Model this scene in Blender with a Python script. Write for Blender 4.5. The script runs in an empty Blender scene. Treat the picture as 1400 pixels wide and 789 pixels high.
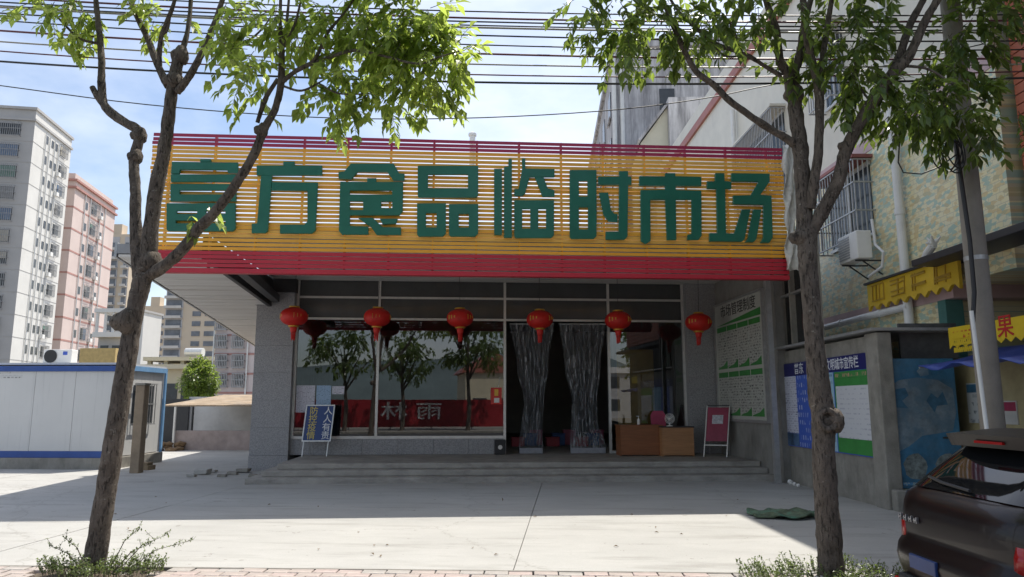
import bpy, bmesh, math, random
from mathutils import Vector, Matrix, noise
random.seed(7)
R = math.radians
S = bpy.context.scene
COL = S.collection

# ---------------------------------------------------------------- camera
EYE = 1.75
PITCH = math.atan(0.158)
YAW = math.atan(0.044)
cam_d = bpy.data.cameras.new('camera')
cam_d.sensor_width = 36.0
cam_d.lens = 1000.0 / 1400.0 * 36.0
cam_d.clip_start = 0.1
cam_d.clip_end = 3000
cam = bpy.data.objects.new('camera', cam_d)
cam.location = (0, 0, EYE)
cam.rotation_euler = (math.pi / 2 + PITCH, 0, YAW)
COL.objects.link(cam)
S.camera = cam
# ---------------------------------------------------------------- sky, sun, exposure
SUN = Vector((0.285, 0.455, 1.0)).normalized()
EL = math.asin(SUN.z)
AZ = math.atan2(SUN.x, SUN.y)
W = bpy.data.worlds.new('World')
S.world = W
W.use_nodes = True
wn, wl = W.node_tree.nodes, W.node_tree.links
wn.clear()
wo = wn.new('ShaderNodeOutputWorld')
bg = wn.new('ShaderNodeBackground')
sky = wn.new('ShaderNodeTexSky')
sky.sky_type = 'NISHITA'
sky.sun_disc = False
sky.sun_elevation = EL
sky.sun_rotation = AZ
sky.air_density = 1.0
sky.dust_density = 1.7
sky.ozone_density = 1.2
tc = wn.new('ShaderNodeTexCoord')
mp = wn.new('ShaderNodeMapping')
mp.inputs['Scale'].default_value = (1.0, 1.0, 2.2)
nz = wn.new('ShaderNodeTexNoise')
nz.inputs['Scale'].default_value = 2.3
nz.inputs['Detail'].default_value = 7
nz.inputs['Roughness'].default_value = 0.55
rp = wn.new('ShaderNodeValToRGB')
rp.color_ramp.elements[0].position = 0.40
rp.color_ramp.elements[0].color = (0, 0, 0, 1)
rp.color_ramp.elements[1].position = 0.76
rp.color_ramp.elements[1].color = (0.75, 0.75, 0.75, 1)
mx = wn.new('ShaderNodeMixRGB')
mx.inputs[2].default_value = (7.6, 7.7, 7.9, 1)
wl.new(tc.outputs['Generated'], mp.inputs[0])
wl.new(mp.outputs[0], nz.inputs['Vector'])
wl.new(nz.outputs['Fac'], rp.inputs[0])
wl.new(rp.outputs[0], mx.inputs[0])
wl.new(sky.outputs[0], mx.inputs[1])
wl.new(mx.outputs[0], bg.inputs[0])
bg.inputs[1].default_value = 0.15
wl.new(bg.outputs[0], wo.inputs[0])
sun_d = bpy.data.lights.new('sun', 'SUN')
sun_d.energy = 4.6
sun_d.angle = R(0.5)
sun_d.color = (1.0, 0.95, 0.86)
sun_o = bpy.data.objects.new('sun', sun_d)
sun_o.location = (10, 20, 40)
sun_o.rotation_euler = SUN.to_track_quat('Z', 'Y').to_euler()
COL.objects.link(sun_o)
S.view_settings.view_transform = 'Standard'
S.view_settings.look = 'None'
S.view_settings.exposure = 0.36
S.view_settings.gamma = 1.0
S.view_settings.use_curve_mapping = False
S.render.engine = 'CYCLES'
S.cycles.use_denoising = True
S.cycles.max_bounces = 8
S.cycles.transparent_max_bounces = 24
S.cycles.sample_clamp_indirect = 6.0

# ---------------------------------------------------------------- pixel to place
def cmat(yaw): return Matrix.Rotation(yaw, 3, 'Z') @ Matrix.Rotation(math.pi / 2 + PITCH, 3, 'X')
_cm = cmat(YAW)
def ray(px, py):
    return _cm @ Vector(((px - 700) / 1000.0, -(py - 394.5) / 1000.0, -1.0))
def at(px, py, Y):
    d = ray(px, py); t = Y / d.y
    return Vector((0, 0, EYE)) + d * t
def gnd(px, py, z=0.0):
    d = ray(px, py); t = (z - EYE) / d.z
    return Vector((0, 0, EYE)) + d * t
def onplane(px, py, p0, n):
    d = ray(px, py); o = Vector((0, 0, EYE))
    return o + d * ((Vector(p0) - o).dot(n) / d.dot(n))

# ---------------------------------------------------------------- materials
def newmat(name):
    m = bpy.data.materials.new(name)
    m.use_nodes = True
    n = m.node_tree.nodes
    return m, n, m.node_tree.links, n['Principled BSDF']
def c4(c, k=1.0):
    return (min(c[0] * k, 1), min(c[1] * k, 1), min(c[2] * k, 1), 1)
MATS = {}
def M(name, col, rough=0.6, var=0.18, scale=3.0, bump=0.0, bscale=40.0, metal=0.0, spec=None, stretch=(1, 1, 1), grime=0.0, gcol=(0.03, 0.028, 0.025), gscale=1.2, gstretch=(1, 1, 1), gpos=(.48, .75)):
    if name in MATS: return MATS[name]
    m, n, l, b = newmat(name)
    t = n.new('ShaderNodeTexCoord'); mp_ = n.new('ShaderNodeMapping')
    mp_.inputs['Scale'].default_value = stretch
    l.new(t.outputs['Object'], mp_.inputs[0])
    no = n.new('ShaderNodeTexNoise'); no.inputs['Scale'].default_value = scale; no.inputs['Detail'].default_value = 6
    no.inputs['Roughness'].default_value = 0.65
    l.new(mp_.outputs[0], no.inputs['Vector'])
    r = n.new('ShaderNodeValToRGB')
    r.color_ramp.elements[0].position = 0.3; r.color_ramp.elements[1].position = 0.7
    r.color_ramp.elements[0].color = c4(col, 1 - var); r.color_ramp.elements[1].color = c4(col, 1 + var)
    l.new(no.outputs['Fac'], r.inputs[0])
    out = r.outputs[0]
    if grime > 0:
        g = n.new('ShaderNodeTexNoise'); g.inputs['Scale'].default_value = gscale; g.inputs['Detail'].default_value = 8
        g.inputs['Roughness'].default_value = 0.7
        gm = n.new('ShaderNodeMapping'); gm.inputs['Scale'].default_value = gstretch; gm.inputs['Location'].default_value = (3.1, 7.7, 1.3)
        l.new(t.outputs['Object'], gm.inputs[0]); l.new(gm.outputs[0], g.inputs['Vector'])
        gr = n.new('ShaderNodeValToRGB')
        gr.color_ramp.elements[0].position = gpos[0]; gr.color_ramp.elements[0].color = (0, 0, 0, 1)
        gr.color_ramp.elements[1].position = gpos[1]; gr.color_ramp.elements[1].color = (grime, grime, grime, 1)
        l.new(g.outputs['Fac'], gr.inputs[0])
        mm = n.new('ShaderNodeMixRGB'); mm.inputs[2].default_value = c4(gcol)
        l.new(gr.outputs[0], mm.inputs[0]); l.new(out, mm.inputs[1]); out = mm.outputs[0]
    l.new(out, b.inputs['Base Color'])
    b.inputs['Roughness'].default_value = rough
    b.inputs['Metallic'].default_value = metal
    if spec is not None: b.inputs['Specular IOR Level'].default_value = spec
    if bump > 0:
        n2 = n.new('ShaderNodeTexNoise'); n2.inputs['Scale'].default_value = bscale; n2.inputs['Detail'].default_value = 6
        l.new(mp_.outputs[0], n2.inputs['Vector'])
        bp = n.new('ShaderNodeBump'); bp.inputs['Strength'].default_value = bump; bp.inputs['Distance'].default_value = 0.02
        l.new(n2.outputs['Fac'], bp.inputs['Height']); l.new(bp.outputs[0], b.inputs['Normal'])
    MATS[name] = m
    return m
def glassmat(name, tint, ior, rough=0.0):
    m, n, l, b = newmat(name)
    n.remove(b)
    o = n['Material Output']
    tr = n.new('ShaderNodeBsdfTransparent'); tr.inputs[0].default_value = c4(tint)
    gl = n.new('ShaderNodeBsdfGlossy'); gl.inputs['Roughness'].default_value = rough
    gl.inputs[0].default_value = (0.95, 0.97, 1, 1)
    fr = n.new('ShaderNodeFresnel'); fr.inputs[0].default_value = ior
    mix = n.new('ShaderNodeMixShader')
    l.new(fr.outputs[0], mix.inputs[0]); l.new(tr.outputs[0], mix.inputs[1]); l.new(gl.outputs[0], mix.inputs[2])
    l.new(mix.outputs[0], o.inputs[0])
    MATS[name] = m
    return m
def leafmat(name, col, tcol, tfac=0.5, rough=0.35):
    m, n, l, b = newmat(name)
    o = n['Material Output']
    gi = n.new('ShaderNodeNewGeometry')
    r = n.new('ShaderNodeValToRGB')
    r.color_ramp.elements[0].color = c4(col, 0.6); r.color_ramp.elements[1].color = c4(col, 1.5)
    l.new(gi.outputs['Random Per Island'], r.inputs[0])
    r2 = n.new('ShaderNodeValToRGB')
    r2.color_ramp.elements[0].color = c4(tcol, 0.6); r2.color_ramp.elements[1].color = c4(tcol, 1.3)
    l.new(gi.outputs['Random Per Island'], r2.inputs[0])
    l.new(r.outputs[0], b.inputs['Base Color']); b.inputs['Roughness'].default_value = rough
    tr = n.new('ShaderNodeBsdfTranslucent'); l.new(r2.outputs[0], tr.inputs[0])
    mix = n.new('ShaderNodeMixShader'); mix.inputs[0].default_value = tfac
    l.new(b.outputs[0], mix.inputs[1]); l.new(tr.outputs[0], mix.inputs[2]); l.new(mix.outputs[0], o.inputs[0])
    MATS[name] = m
    return m
def printmat(name, paper, ink, row=0.05, word=0.16, gap=0.4, rough=0.5, axis='xz', squash=1.0):
    # rows of flat printed text too small to read
    m, n, l, b = newmat(name)
    t = n.new('ShaderNodeTexCoord'); sx = n.new('ShaderNodeSeparateXYZ'); cx = n.new('ShaderNodeCombineXYZ')
    l.new(t.outputs['Object'], sx.inputs[0]); l.new(sx.outputs['X'], cx.inputs[0]); l.new(sx.outputs['Z'], cx.inputs[1])
    br = n.new('ShaderNodeTexBrick')
    br.inputs['Scale'].default_value = 1.0
    br.inputs['Brick Width'].default_value = word; br.inputs['Row Height'].default_value = row
    br.inputs['Mortar Size'].default_value = row * gap * 0.5; br.inputs['Mortar Smooth'].default_value = 0.15
    br.inputs['Color1'].default_value = c4(ink); br.inputs['Color2'].default_value = c4([ink[i] * 0.35 + paper[i] * 0.65 for i in range(3)])
    br.inputs['Mortar'].default_value = c4(paper)
    no = n.new('ShaderNodeTexNoise'); no.inputs['Scale'].default_value = 1.1 / row; no.inputs['Detail'].default_value = 2
    l.new(t.outputs['Object'], no.inputs['Vector'])
    rr = n.new('ShaderNodeValToRGB'); rr.color_ramp.elements[0].position = 0.45; rr.color_ramp.elements[1].position = 0.55
    l.new(no.outputs['Fac'], rr.inputs[0])
    mm = n.new('ShaderNodeMixRGB'); mm.inputs[2].default_value = c4(paper)
    l.new(cx.outputs[0], br.inputs['Vector']); l.new(rr.outputs[0], mm.inputs[0]); l.new(br.outputs['Color'], mm.inputs[1])
    l.new(mm.outputs[0], b.inputs['Base Color']); b.inputs['Roughness'].default_value = rough
    MATS[name] = m
    return m

mConcrete, n_, l_, b_s = newmat('forecourt_concrete')
t_ = n_.new('ShaderNodeTexCoord')
def _nz(sc, det, st, loc=(0, 0, 0)):
    mp_ = n_.new('ShaderNodeMapping'); mp_.inputs['Scale'].default_value = st; mp_.inputs['Location'].default_value = loc
    l_.new(t_.outputs['Object'], mp_.inputs[0]); q = n_.new('ShaderNodeTexNoise'); q.inputs['Scale'].default_value = sc; q.inputs['Detail'].default_value = det; q.inputs['Roughness'].default_value = .68
    l_.new(mp_.outputs[0], q.inputs['Vector']); return q
def _ramp(src, p0, p1, c0, c1):
    r = n_.new('ShaderNodeValToRGB'); r.color_ramp.elements[0].position = p0; r.color_ramp.elements[1].position = p1; r.color_ramp.elements[0].color = c4(c0); r.color_ramp.elements[1].color = c4(c1); l_.new(src, r.inputs[0]); return r
def _mul(a, b):
    q = n_.new('ShaderNodeMixRGB'); q.blend_type = 'MULTIPLY'; q.inputs[0].default_value = 1; l_.new(a, q.inputs[1]); l_.new(b, q.inputs[2]); return q
g0_ = _ramp(_nz(.5, 9, (1, 1.8, 1)).outputs['Fac'], .3, .7, (.39, .382, .36), (.475, .465, .438))
g1_ = _ramp(_nz(1.1, 10, (.45, 2.4, 1), (5, 1, 0)).outputs['Fac'], .52, .74, (1, 1, 1), (.70, .69, .67))
g2_ = _ramp(_nz(70, 4, (1, 1, 1)).outputs['Fac'], .3, .7, (.86, .86, .86), (1.0, 1.0, 1.0))
g3_ = _ramp(_nz(5.0, 4, (1, 1, 1), (2, 8, 0)).outputs['Fac'], .67, .70, (1, 1, 1), (.62, .60, .56))
_vm = n_.new('ShaderNodeVectorMath'); _vm.operation = 'MULTIPLY_ADD'; _vm.inputs[1].default_value = (.9, .9, .9)
l_.new(_nz(1.6, 6, (1, 1, 1), (7, 3, 0)).outputs['Color'], _vm.inputs[0]); l_.new(t_.outputs['Object'], _vm.inputs[2])
_vo = n_.new('ShaderNodeTexVoronoi'); _vo.feature = 'DISTANCE_TO_EDGE'; _vo.inputs['Scale'].default_value = .17; l_.new(_vm.outputs[0], _vo.inputs['Vector'])
g4_ = _ramp(_vo.outputs['Distance'], .0, .0035, (.80, .79, .77), (1, 1, 1))
_o = _mul(_mul(_mul(_mul(g0_.outputs[0], g4_.outputs[0]).outputs[0], g1_.outputs[0]).outputs[0], g2_.outputs[0]).outputs[0], g3_.outputs[0])
l_.new(_o.outputs[0], b_s.inputs['Base Color']); b_s.inputs['Roughness'].default_value = .88
bp_ = n_.new('ShaderNodeBump'); bp_.inputs['Strength'].default_value = .35; bp_.inputs['Distance'].default_value = .01
l_.new(_nz(55, 8, (1, 1, 1)).outputs['Fac'], bp_.inputs['Height']); l_.new(bp_.outputs[0], b_s.inputs['Normal'])
mAsphalt = M('asphalt', (0.055, 0.055, 0.057), 0.9, 0.25, 4, 0.4, 120)
mSoil = M('ground_dirt', (0.20, 0.18, 0.15), 0.95, 0.25, 1.5, 0.4, 30)
mPaver = M('paver_clay', (0.42, 0.36, 0.325), 0.9, 0.30, 3.0, 0.4, 60, grime=0.5, gcol=(0.25, 0.23, 0.2), gscale=5)
mStep = M('step_concrete', (0.36, 0.34, 0.31), 0.8, 0.2, 2.0, 0.3, 50, grime=0.55, gcol=(0.09, 0.085, 0.08), gscale=2.0, gstretch=(1, 1, 3))
mGranite = M('granite_cladding', (0.31, 0.31, 0.32), 0.5, 0.38, 34.0, 0.05, 90, grime=0.2, gcol=(0.15, 0.15, 0.15), gscale=1.5)
mWallPlaster = M('grey_plaster', (0.28, 0.27, 0.25), 0.9, 0.2, 1.5, 0.3, 30, grime=0.7, gcol=(0.09, 0.085, 0.075), gscale=1.2, gstretch=(1.5, 1.5, 0.6))
mOldConcrete = M('weathered_concrete', (0.27, 0.255, 0.225), 0.95, 0.25, 2.5, 0.5, 40, grime=0.65, gcol=(0.10, 0.095, 0.08), gscale=1.6, gstretch=(1.5, 1.5, 0.5))
mDarkSteel = M('dark_steel', (0.035, 0.035, 0.038), 0.5, 0.2, 5)
mAlu = M('aluminium_frame', (0.62, 0.62, 0.60), 0.35, 0.10, 6, metal=0.35)
mGalv = M('galvanised_steel', (0.42, 0.42, 0.42), 0.45, 0.15, 8, metal=0.5)
mMagenta = M('magenta_slat', (0.38, 0.020, 0.075), 0.42, 0.12, 2.0, stretch=(0.3, 1, 1), grime=0.12, gcol=(0.2, 0.08, 0.08), gscale=3)
mOrange = M('orange_slat', (0.90, 0.45, 0.045), 0.42, 0.10, 1.2, stretch=(0.3, 1, 1), grime=0.3, gcol=(0.62, 0.30, 0.06), gscale=2.0, gstretch=(.5, 1, 3))
mRed = M('red_slat', (0.50, 0.018, 0.04), 0.40, 0.10, 2.0, stretch=(0.3, 1, 1), grime=0.12, gcol=(0.28, 0.05, 0.05), gscale=3)
mGreenLetter = M('green_letter', (0.008, 0.135, 0.085), 0.35, 0.12, 1.5, grime=0.4, gcol=(0.03, 0.19, 0.14), gscale=1.6, gstretch=(1, 1, .5), gpos=(.42, .7))
mSoffit = M('metal_soffit', (0.66, 0.64, 0.61), 0.45, 0.12, 2.0, stretch=(0.2, 3, 1), grime=0.45, gcol=(0.36, 0.31, 0.27), gscale=1.5, gstretch=(0.25, 2, 1))
mRoofTop = M('roof_sheet', (0.30, 0.31, 0.33), 0.6, 0.15, 1)
mInterior = M('shop_interior_wall', (0.30, 0.28, 0.26), 0.9, 0.2, 1)
mInteriorFloor = M('shop_floor', (0.14, 0.13, 0.12), 0.5, 0.2, 2)
mGlass = glassmat('shop_glass', (0.62, 0.66, 0.66), 2.1)
mGlassDark = M('transom_glass', (.075, .078, .08), .12, .15, 1.5)
mLantern = M('lantern_silk', (0.62, 0.018, 0.012), 0.5, 0.12, 6)
mGold = M('gold_trim', (0.60, 0.36, 0.06), 0.35, 0.1, 6, metal=0.4)
mWhite = M('white_paint', (0.78, 0.77, 0.74), 0.6, 0.06, 3)
mBlack = M('black_plastic', (0.02, 0.02, 0.022), 0.5, 0.2, 5)
mBark, n_, l_, b_s = newmat('bark')
t_ = n_.new('ShaderNodeTexCoord')
def _nz(sc, det, st, loc=(0, 0, 0)):
    mp_ = n_.new('ShaderNodeMapping'); mp_.inputs['Scale'].default_value = st; mp_.inputs['Location'].default_value = loc
    l_.new(t_.outputs['Object'], mp_.inputs[0]); q = n_.new('ShaderNodeTexNoise'); q.inputs['Scale'].default_value = sc; q.inputs['Detail'].default_value = det; q.inputs['Roughness'].default_value = .7
    l_.new(mp_.outputs[0], q.inputs['Vector']); return q
def _ramp(src, p0, p1, c0, c1):
    r = n_.new('ShaderNodeValToRGB'); r.color_ramp.elements[0].position = p0; r.color_ramp.elements[1].position = p1; r.color_ramp.elements[0].color = c4(c0); r.color_ramp.elements[1].color = c4(c1); l_.new(src, r.inputs[0]); return r
def _mix(f, a, b):
    q = n_.new('ShaderNodeMixRGB'); l_.new(f, q.inputs[0]); l_.new(a, q.inputs[1])
    if isinstance(b, tuple): q.inputs[2].default_value = c4(b)
    else: l_.new(b, q.inputs[2])
    return q
base_ = _ramp(_nz(9, 9, (1, 1, .5)).outputs['Fac'], .3, .7, (.06, .047, .037), (.19, .155, .125))
cr_ = _ramp(_nz(26, 6, (1.6, 1.6, .35), (4, 2, 1)).outputs['Fac'], .56, .64, (0, 0, 0), (.75, .75, .75))
c_1 = _mix(cr_.outputs[0], base_.outputs[0], (.035, .028, .022))
lich = _ramp(_nz(16, 4, (1, 1, 1.6), (9, 9, 9)).outputs['Fac'], .63, .68, (0, 0, 0), (.7, .7, .7))
c_2 = _mix(lich.outputs[0], c_1.outputs[0], (.33, .30, .25))
l_.new(c_2.outputs[0], b_s.inputs['Base Color']); b_s.inputs['Roughness'].default_value = .95
bp_1 = n_.new('ShaderNodeBump'); bp_1.inputs['Strength'].default_value = 1.0; bp_1.inputs['Distance'].default_value = .035; bp_1.invert = True
l_.new(cr_.outputs[0], bp_1.inputs['Height'])
bp_2 = n_.new('ShaderNodeBump'); bp_2.inputs['Strength'].default_value = .9; bp_2.inputs['Distance'].default_value = .03
l_.new(_nz(38, 8, (1, 1, .7)).outputs['Fac'], bp_2.inputs['Height']); l_.new(bp_1.outputs[0], bp_2.inputs['Normal']); l_.new(bp_2.outputs[0], b_s.inputs['Normal'])
mLeaf = leafmat('leaf_green', (0.08, 0.13, 0.028), (0.55, 0.68, 0.13), 0.55)
mLeafDark = leafmat('leaf_dark', (0.055, 0.095, 0.03), (0.36, 0.48, 0.08), 0.45, 0.3)
mWeed = leafmat('weed_leaf', (0.10, 0.13, 0.05), (0.25, 0.34, 0.08), 0.4)
mWire = M('cable_black', (0.018, 0.018, 0.02), 0.5, 0.1, 5)
mWireRed = M('cable_maroon', (0.13, 0.03, 0.045), 0.5, 0.1, 5)
mWireGrey = M('cable_grey', (0.34, 0.32, 0.27), 0.5, 0.1, 5)
mPVC = M('white_pipe', (0.70, 0.70, 0.68), 0.4, 0.08, 3, grime=0.3, gcol=(0.4, 0.39, 0.36), gscale=4, gstretch=(1, 1, 0.3))
mPole = M('pole_concrete', (0.25, 0.225, 0.195), 0.9, 0.15, 3, 0.3, 50, grime=0.4, gcol=(0.2, 0.19, 0.17), gscale=3, gstretch=(1, 1, 0.3))

# ---------------------------------------------------------------- mesh builder
class MB:
    def __init__(self):
        self.v = []; self.f = []
    def quad(self, a, b, c, d):
        i = len(self.v); self.v += [Vector(a), Vector(b), Vector(c), Vector(d)]; self.f.append((i, i + 1, i + 2, i + 3)); return self
    def hexa(self, p):     # 8 corners: bottom ring then top ring (counter-clockwise seen from above)
        i = len(self.v); self.v += [Vector(q) for q in p]
        for q in ((0, 3, 2, 1), (4, 5, 6, 7), (0, 1, 5, 4), (1, 2, 6, 5), (2, 3, 7, 6), (3, 0, 4, 7)):
            self.f.append(tuple(i + k for k in q))
        return self
    def box(self, x0, x1, y0, y1, z0, z1, ch=0.0):
        if ch <= 0:
            return self.hexa([(x0, y0, z0), (x1, y0, z0), (x1, y1, z0), (x0, y1, z0), (x0, y0, z1), (x1, y0, z1), (x1, y1, z1), (x0, y1, z1)])
        b = bmesh.new()
        bmesh.ops.create_cube(b, size=1.0)
        for v in b.verts:
            v.co = Vector(((x0 + x1) / 2 + v.co.x * (x1 - x0), (y0 + y1) / 2 + v.co.y * (y1 - y0), (z0 + z1) / 2 + v.co.z * (z1 - z0)))
        bmesh.ops.bevel(b, geom=list(b.edges), offset=ch, segments=2, affect='EDGES', profile=0.5)
        return self.addbm(b)
    def addbm(self, b):
        b.verts.ensure_lookup_table(); b.verts.index_update()
        i = len(self.v); self.v += [v.co.copy() for v in b.verts]
        for f in b.faces: self.f.append(tuple(i + v.index for v in f.verts))
        b.free(); return self
    def bar(self, a, b, w, h=None, up=(0, 0, 1)):   # rectangular bar from a to b
        h = h or w
        a = Vector(a); b = Vector(b); d = (b - a).normalized(); u = Vector(up)
        if abs(d.dot(u)) > 0.98: u = Vector((1, 0, 0))
        s = d.cross(u).normalized() * (w / 2); t = s.cross(d).normalized() * (h / 2)
        return self.hexa([a - s - t, a + s - t, b + s - t, b - s - t, a - s + t, a + s + t, b + s + t, b - s + t])
    def tube(self, pts, rad, n=8, cap=True, bump=0.0):
        pts = [Vector(p) for p in pts]
        if not isinstance(rad, (list, tuple)): rad = [rad] * len(pts)
        i0 = len(self.v); u = None
        for k, p in enumerate(pts):
            d = (pts[min(k + 1, len(pts) - 1)] - pts[max(k - 1, 0)])
            d = d.normalized() if d.length > 1e-9 else Vector((0, 0, 1))
            if u is None:
                u = d.orthogonal().normalized()
            else:
                u = (u - d * u.dot(d))
                u = u.normalized() if u.length > 1e-6 else d.orthogonal().normalized()
            w = d.cross(u)
            for j in range(n):
                a = 2 * math.pi * j / n
                rr = rad[k]
                if bump:
                    q_ = p + (u * math.cos(a) + w * math.sin(a)) * rr
                    rr *= 1 + bump * (2.2 * noise.noise(q_ * 7) + 1.3 * noise.noise(q_ * 19) + .8 * noise.noise(q_ * 43))
                self.v.append(p + (u * math.cos(a) + w * math.sin(a)) * rr)
        for k in range(len(pts) - 1):
            for j in range(n):
                a = i0 + k * n + j; b = i0 + k * n + (j + 1) % n
                self.f.append((a, b, b + n, a + n))
        if cap:
            self.f.append(tuple(i0 + j for j in range(n))[::-1])
            self.f.append(tuple(i0 + (len(pts) - 1) * n + j for j in range(n)))
        return self
    def lathe(self, prof, c=(0, 0, 0), n=24, lobes=0, amp=0.0):
        c = Vector(c); i0 = len(self.v)
        for r, z in prof:
            for j in range(n):
                a = 2 * math.pi * j / n
                rr = r * (1 + amp * abs(math.sin(a * lobes / 2)) if lobes else 1)
                self.v.append(c + Vector((rr * math.cos(a), rr * math.sin(a), z)))
        for k in range(len(prof) - 1):
            for j in range(n):
                a = i0 + k * n + j; b = i0 + k * n + (j + 1) % n
                self.f.append((a, b, b + n, a + n))
        self.f.append(tuple(i0 + j for j in range(n))[::-1])
        self.f.append(tuple(i0 + (len(prof) - 1) * n + j for j in range(n)))
        return self
    def prism(self, poly, holes, fn, d0, d1):
        # 2D polygon with rectangular holes, mapped by fn(u, w, depth) to 3D
        b = bmesh.new()
        es = []
        for loop in [poly] + list(holes):
            vs = [b.verts.new((p[0], p[1], 0)) for p in loop]
            es += [b.edges.new((vs[k], vs[(k + 1) % len(vs)])) for k in range(len(vs))]
        bmesh.ops.triangle_fill(b, use_beauty=True, use_dissolve=False, edges=es)
        ex = bmesh.ops.extrude_face_region(b, geom=list(b.faces))
        for e in ex['geom']:
            if isinstance(e, bmesh.types.BMVert): e.co.z = 1.0
        for v in b.verts:
            v.co = fn(v.co.x, v.co.y, d0 + (d1 - d0) * v.co.z)
        bmesh.ops.recalc_face_normals(b, faces=list(b.faces))
        return self.addbm(b)
    def build(self, name, mat, parent=None, smooth=False, world=True, base=None, kind=None):
        me = bpy.data.meshes.new(name)
        o = bpy.data.objects.new(name, me)
        vs = self.v
        if parent is not None:
            if world:
                inv = WM[parent.name].inverted(); vs = [inv @ v for v in vs]
            o.parent = parent; WMset(o, WM[parent.name])
        else:
            if base is None:
                lo = [min(v[k] for v in vs) for k in range(3)]; hi = [max(v[k] for v in vs) for k in range(3)]
                base = ((lo[0] + hi[0]) / 2, (lo[1] + hi[1]) / 2, lo[2])
            base = Vector(base); vs = [v - base for v in vs]
            o.location = base; WMset(o, Matrix.Translation(base))
        me.from_pydata([tuple(v) for v in vs], [], self.f)
        me.validate(); me.update()
        bm = bmesh.new(); bm.from_mesh(me)
        if len(bm.faces) < 60000: bmesh.ops.recalc_face_normals(bm, faces=list(bm.faces))
        bm.to_mesh(me); bm.free()
        if smooth:
            for p in me.polygons: p.use_smooth = True
        if mat: me.materials.append(mat)
        COL.objects.link(o)
        if kind: o['kind'] = kind
        return o
WM = {}
def WMset(o, m): WM[o.name] = m.copy()
def tag(o, label, cat, group=None):
    o['label'] = label; o['category'] = cat
    if group: o['group'] = group
    return o
def thing(name, label, cat, loc=(0, 0, 0), rz=0.0, group=None):
    o = bpy.data.objects.new(name, None)
    o.empty_display_size = 0.2
    o.location = loc; o.rotation_euler = (0, 0, rz); COL.objects.link(o)
    WMset(o, Matrix.Translation(Vector(loc)) @ Matrix.Rotation(rz, 4, 'Z'))
    return tag(o, label, cat, group)
def inst(src, parent, loc=None, rz=None, scale=None):
    # child copy that shares mesh data, placed in the parent's own frame
    c = src.copy(); COL.objects.link(c); c.parent = parent
    if loc is not None: c.location = loc
    if rz is not None: c.rotation_euler = (0, 0, rz)
    if scale is not None: c.scale = scale
    return c
def copytree(o, parent=None):
    c = o.copy(); COL.objects.link(c); c.parent = parent
    for ch in list(o.children): copytree(ch, c)
    return c
def struct(o): o['kind'] = 'structure'; return o
def text(name, s, size, mat, parent, M4, ex=0.003, bold=0.0, align='CENTER', local=True):
    cu = bpy.data.curves.new('t', 'FONT'); cu.body = s; cu.size = size; cu.extrude = ex; cu.offset = bold * .25
    cu.align_x = align; cu.align_y = 'CENTER'; cu.resolution_u = 2
    to = bpy.data.objects.new('t', cu); COL.objects.link(to)
    bpy.context.view_layer.update()
    me = bpy.data.meshes.new_from_object(to.evaluated_get(bpy.context.evaluated_depsgraph_get()))
    bpy.data.objects.remove(to); bpy.data.curves.remove(cu)
    me.transform(M4 if local else WM[parent.name].inverted() @ M4)
    me.name = name
    me.materials.clear(); me.materials.append(mat)
    for p in me.polygons: p.material_index = 0
    o = bpy.data.objects.new(name, me); COL.objects.link(o); o.parent = parent; WMset(o, WM[parent.name])
    return o
# text lying in the local x-z plane facing -y
def XZ(x, y, z, sx=1.0): return Matrix.Translation((x, y, z)) @ Matrix.Rotation(math.pi / 2, 4, 'X') @ Matrix.Diagonal((sx, 1, 1, 1))
def smoothline(pts, sub=4):
    # catmull-rom over tuples (x, y, z, r)
    out = []
    P = [pts[0]] + list(pts) + [pts[-1]]
    for i in range(1, len(P) - 2):
        p0, p1, p2, p3 = P[i - 1], P[i], P[i + 1], P[i + 2]
        for k in range(sub):
            t = k / sub
            out.append(tuple(0.5 * (2 * b + (c - a) * t + (2 * a - 5 * b + 4 * c - d) * t * t + (3 * b - 3 * c + d - a) * t ** 3) for a, b, c, d in zip(p0, p1, p2, p3)))
    out.append(tuple(pts[-1]))
    return out

# ================================================================ GROUND
m = MB(); m.quad((-900, -700, -0.12), (900, -700, -0.12), (900, 1500, -0.12), (-900, 1500, -0.12))
struct(m.build('ground', mSoil, base=(0, 0, -0.12)))
m = MB(); m.quad((-200, -6.5, -0.10), (200, -6.5, -0.10), (200, 4.9, -0.10), (-200, 4.9, -0.10))
struct(m.build('road', mAsphalt, base=(0, 0, -0.10)))
m = MB(); m.box(-200, 200, 4.9, 5.05, -0.12, 0.0, 0.012)
struct(m.build('kerb', mOldConcrete, base=(0, 5, -0.12)))
# forecourt: poured slabs with narrow open joints on a sub-base
fc = MB(); fc.box(-45, 9.0, 8.14, 48, -0.119, -0.035)
fco = struct(fc.build('forecourt', mOldConcrete, base=(0, 20, -0.119)))
xs = [-45, -36, -27.5, -19, -13, -6.55, -0.15, 9.0]
ysl = [8.14, 12.9, 19.2, 26.5, 34, 48]
for i in range(len(xs) - 1):
    for j in range(len(ysl) - 1):
        g = 0.006
        k0 = 0.05 * (1 if i else 0)
        def jx(x, y): return x + (0.09 * (y - 8) * 0.35 - 0.2 if x == -0.15 else 0)
        p = MB()
        x0, x1, y0, y1 = xs[i], xs[i + 1], ysl[j], ysl[j + 1]
        if i == 5 : a0, a1 = x0 + g, 0.0
        z1 = random.uniform(-0.0015, 0.0015)
        c = [(jx(x0, y0) + g, y0 + g), (jx(x1, y0) - g, y0 + g), (jx(x1, y1) - g, y1 - g), (jx(x0, y1) + g, y1 - g)]
        p.hexa([(q[0], q[1], -0.034) for q in c] + [(q[0], q[1], z1) for q in c])
        p.build('concrete_slab', mConcrete, fco)
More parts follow.
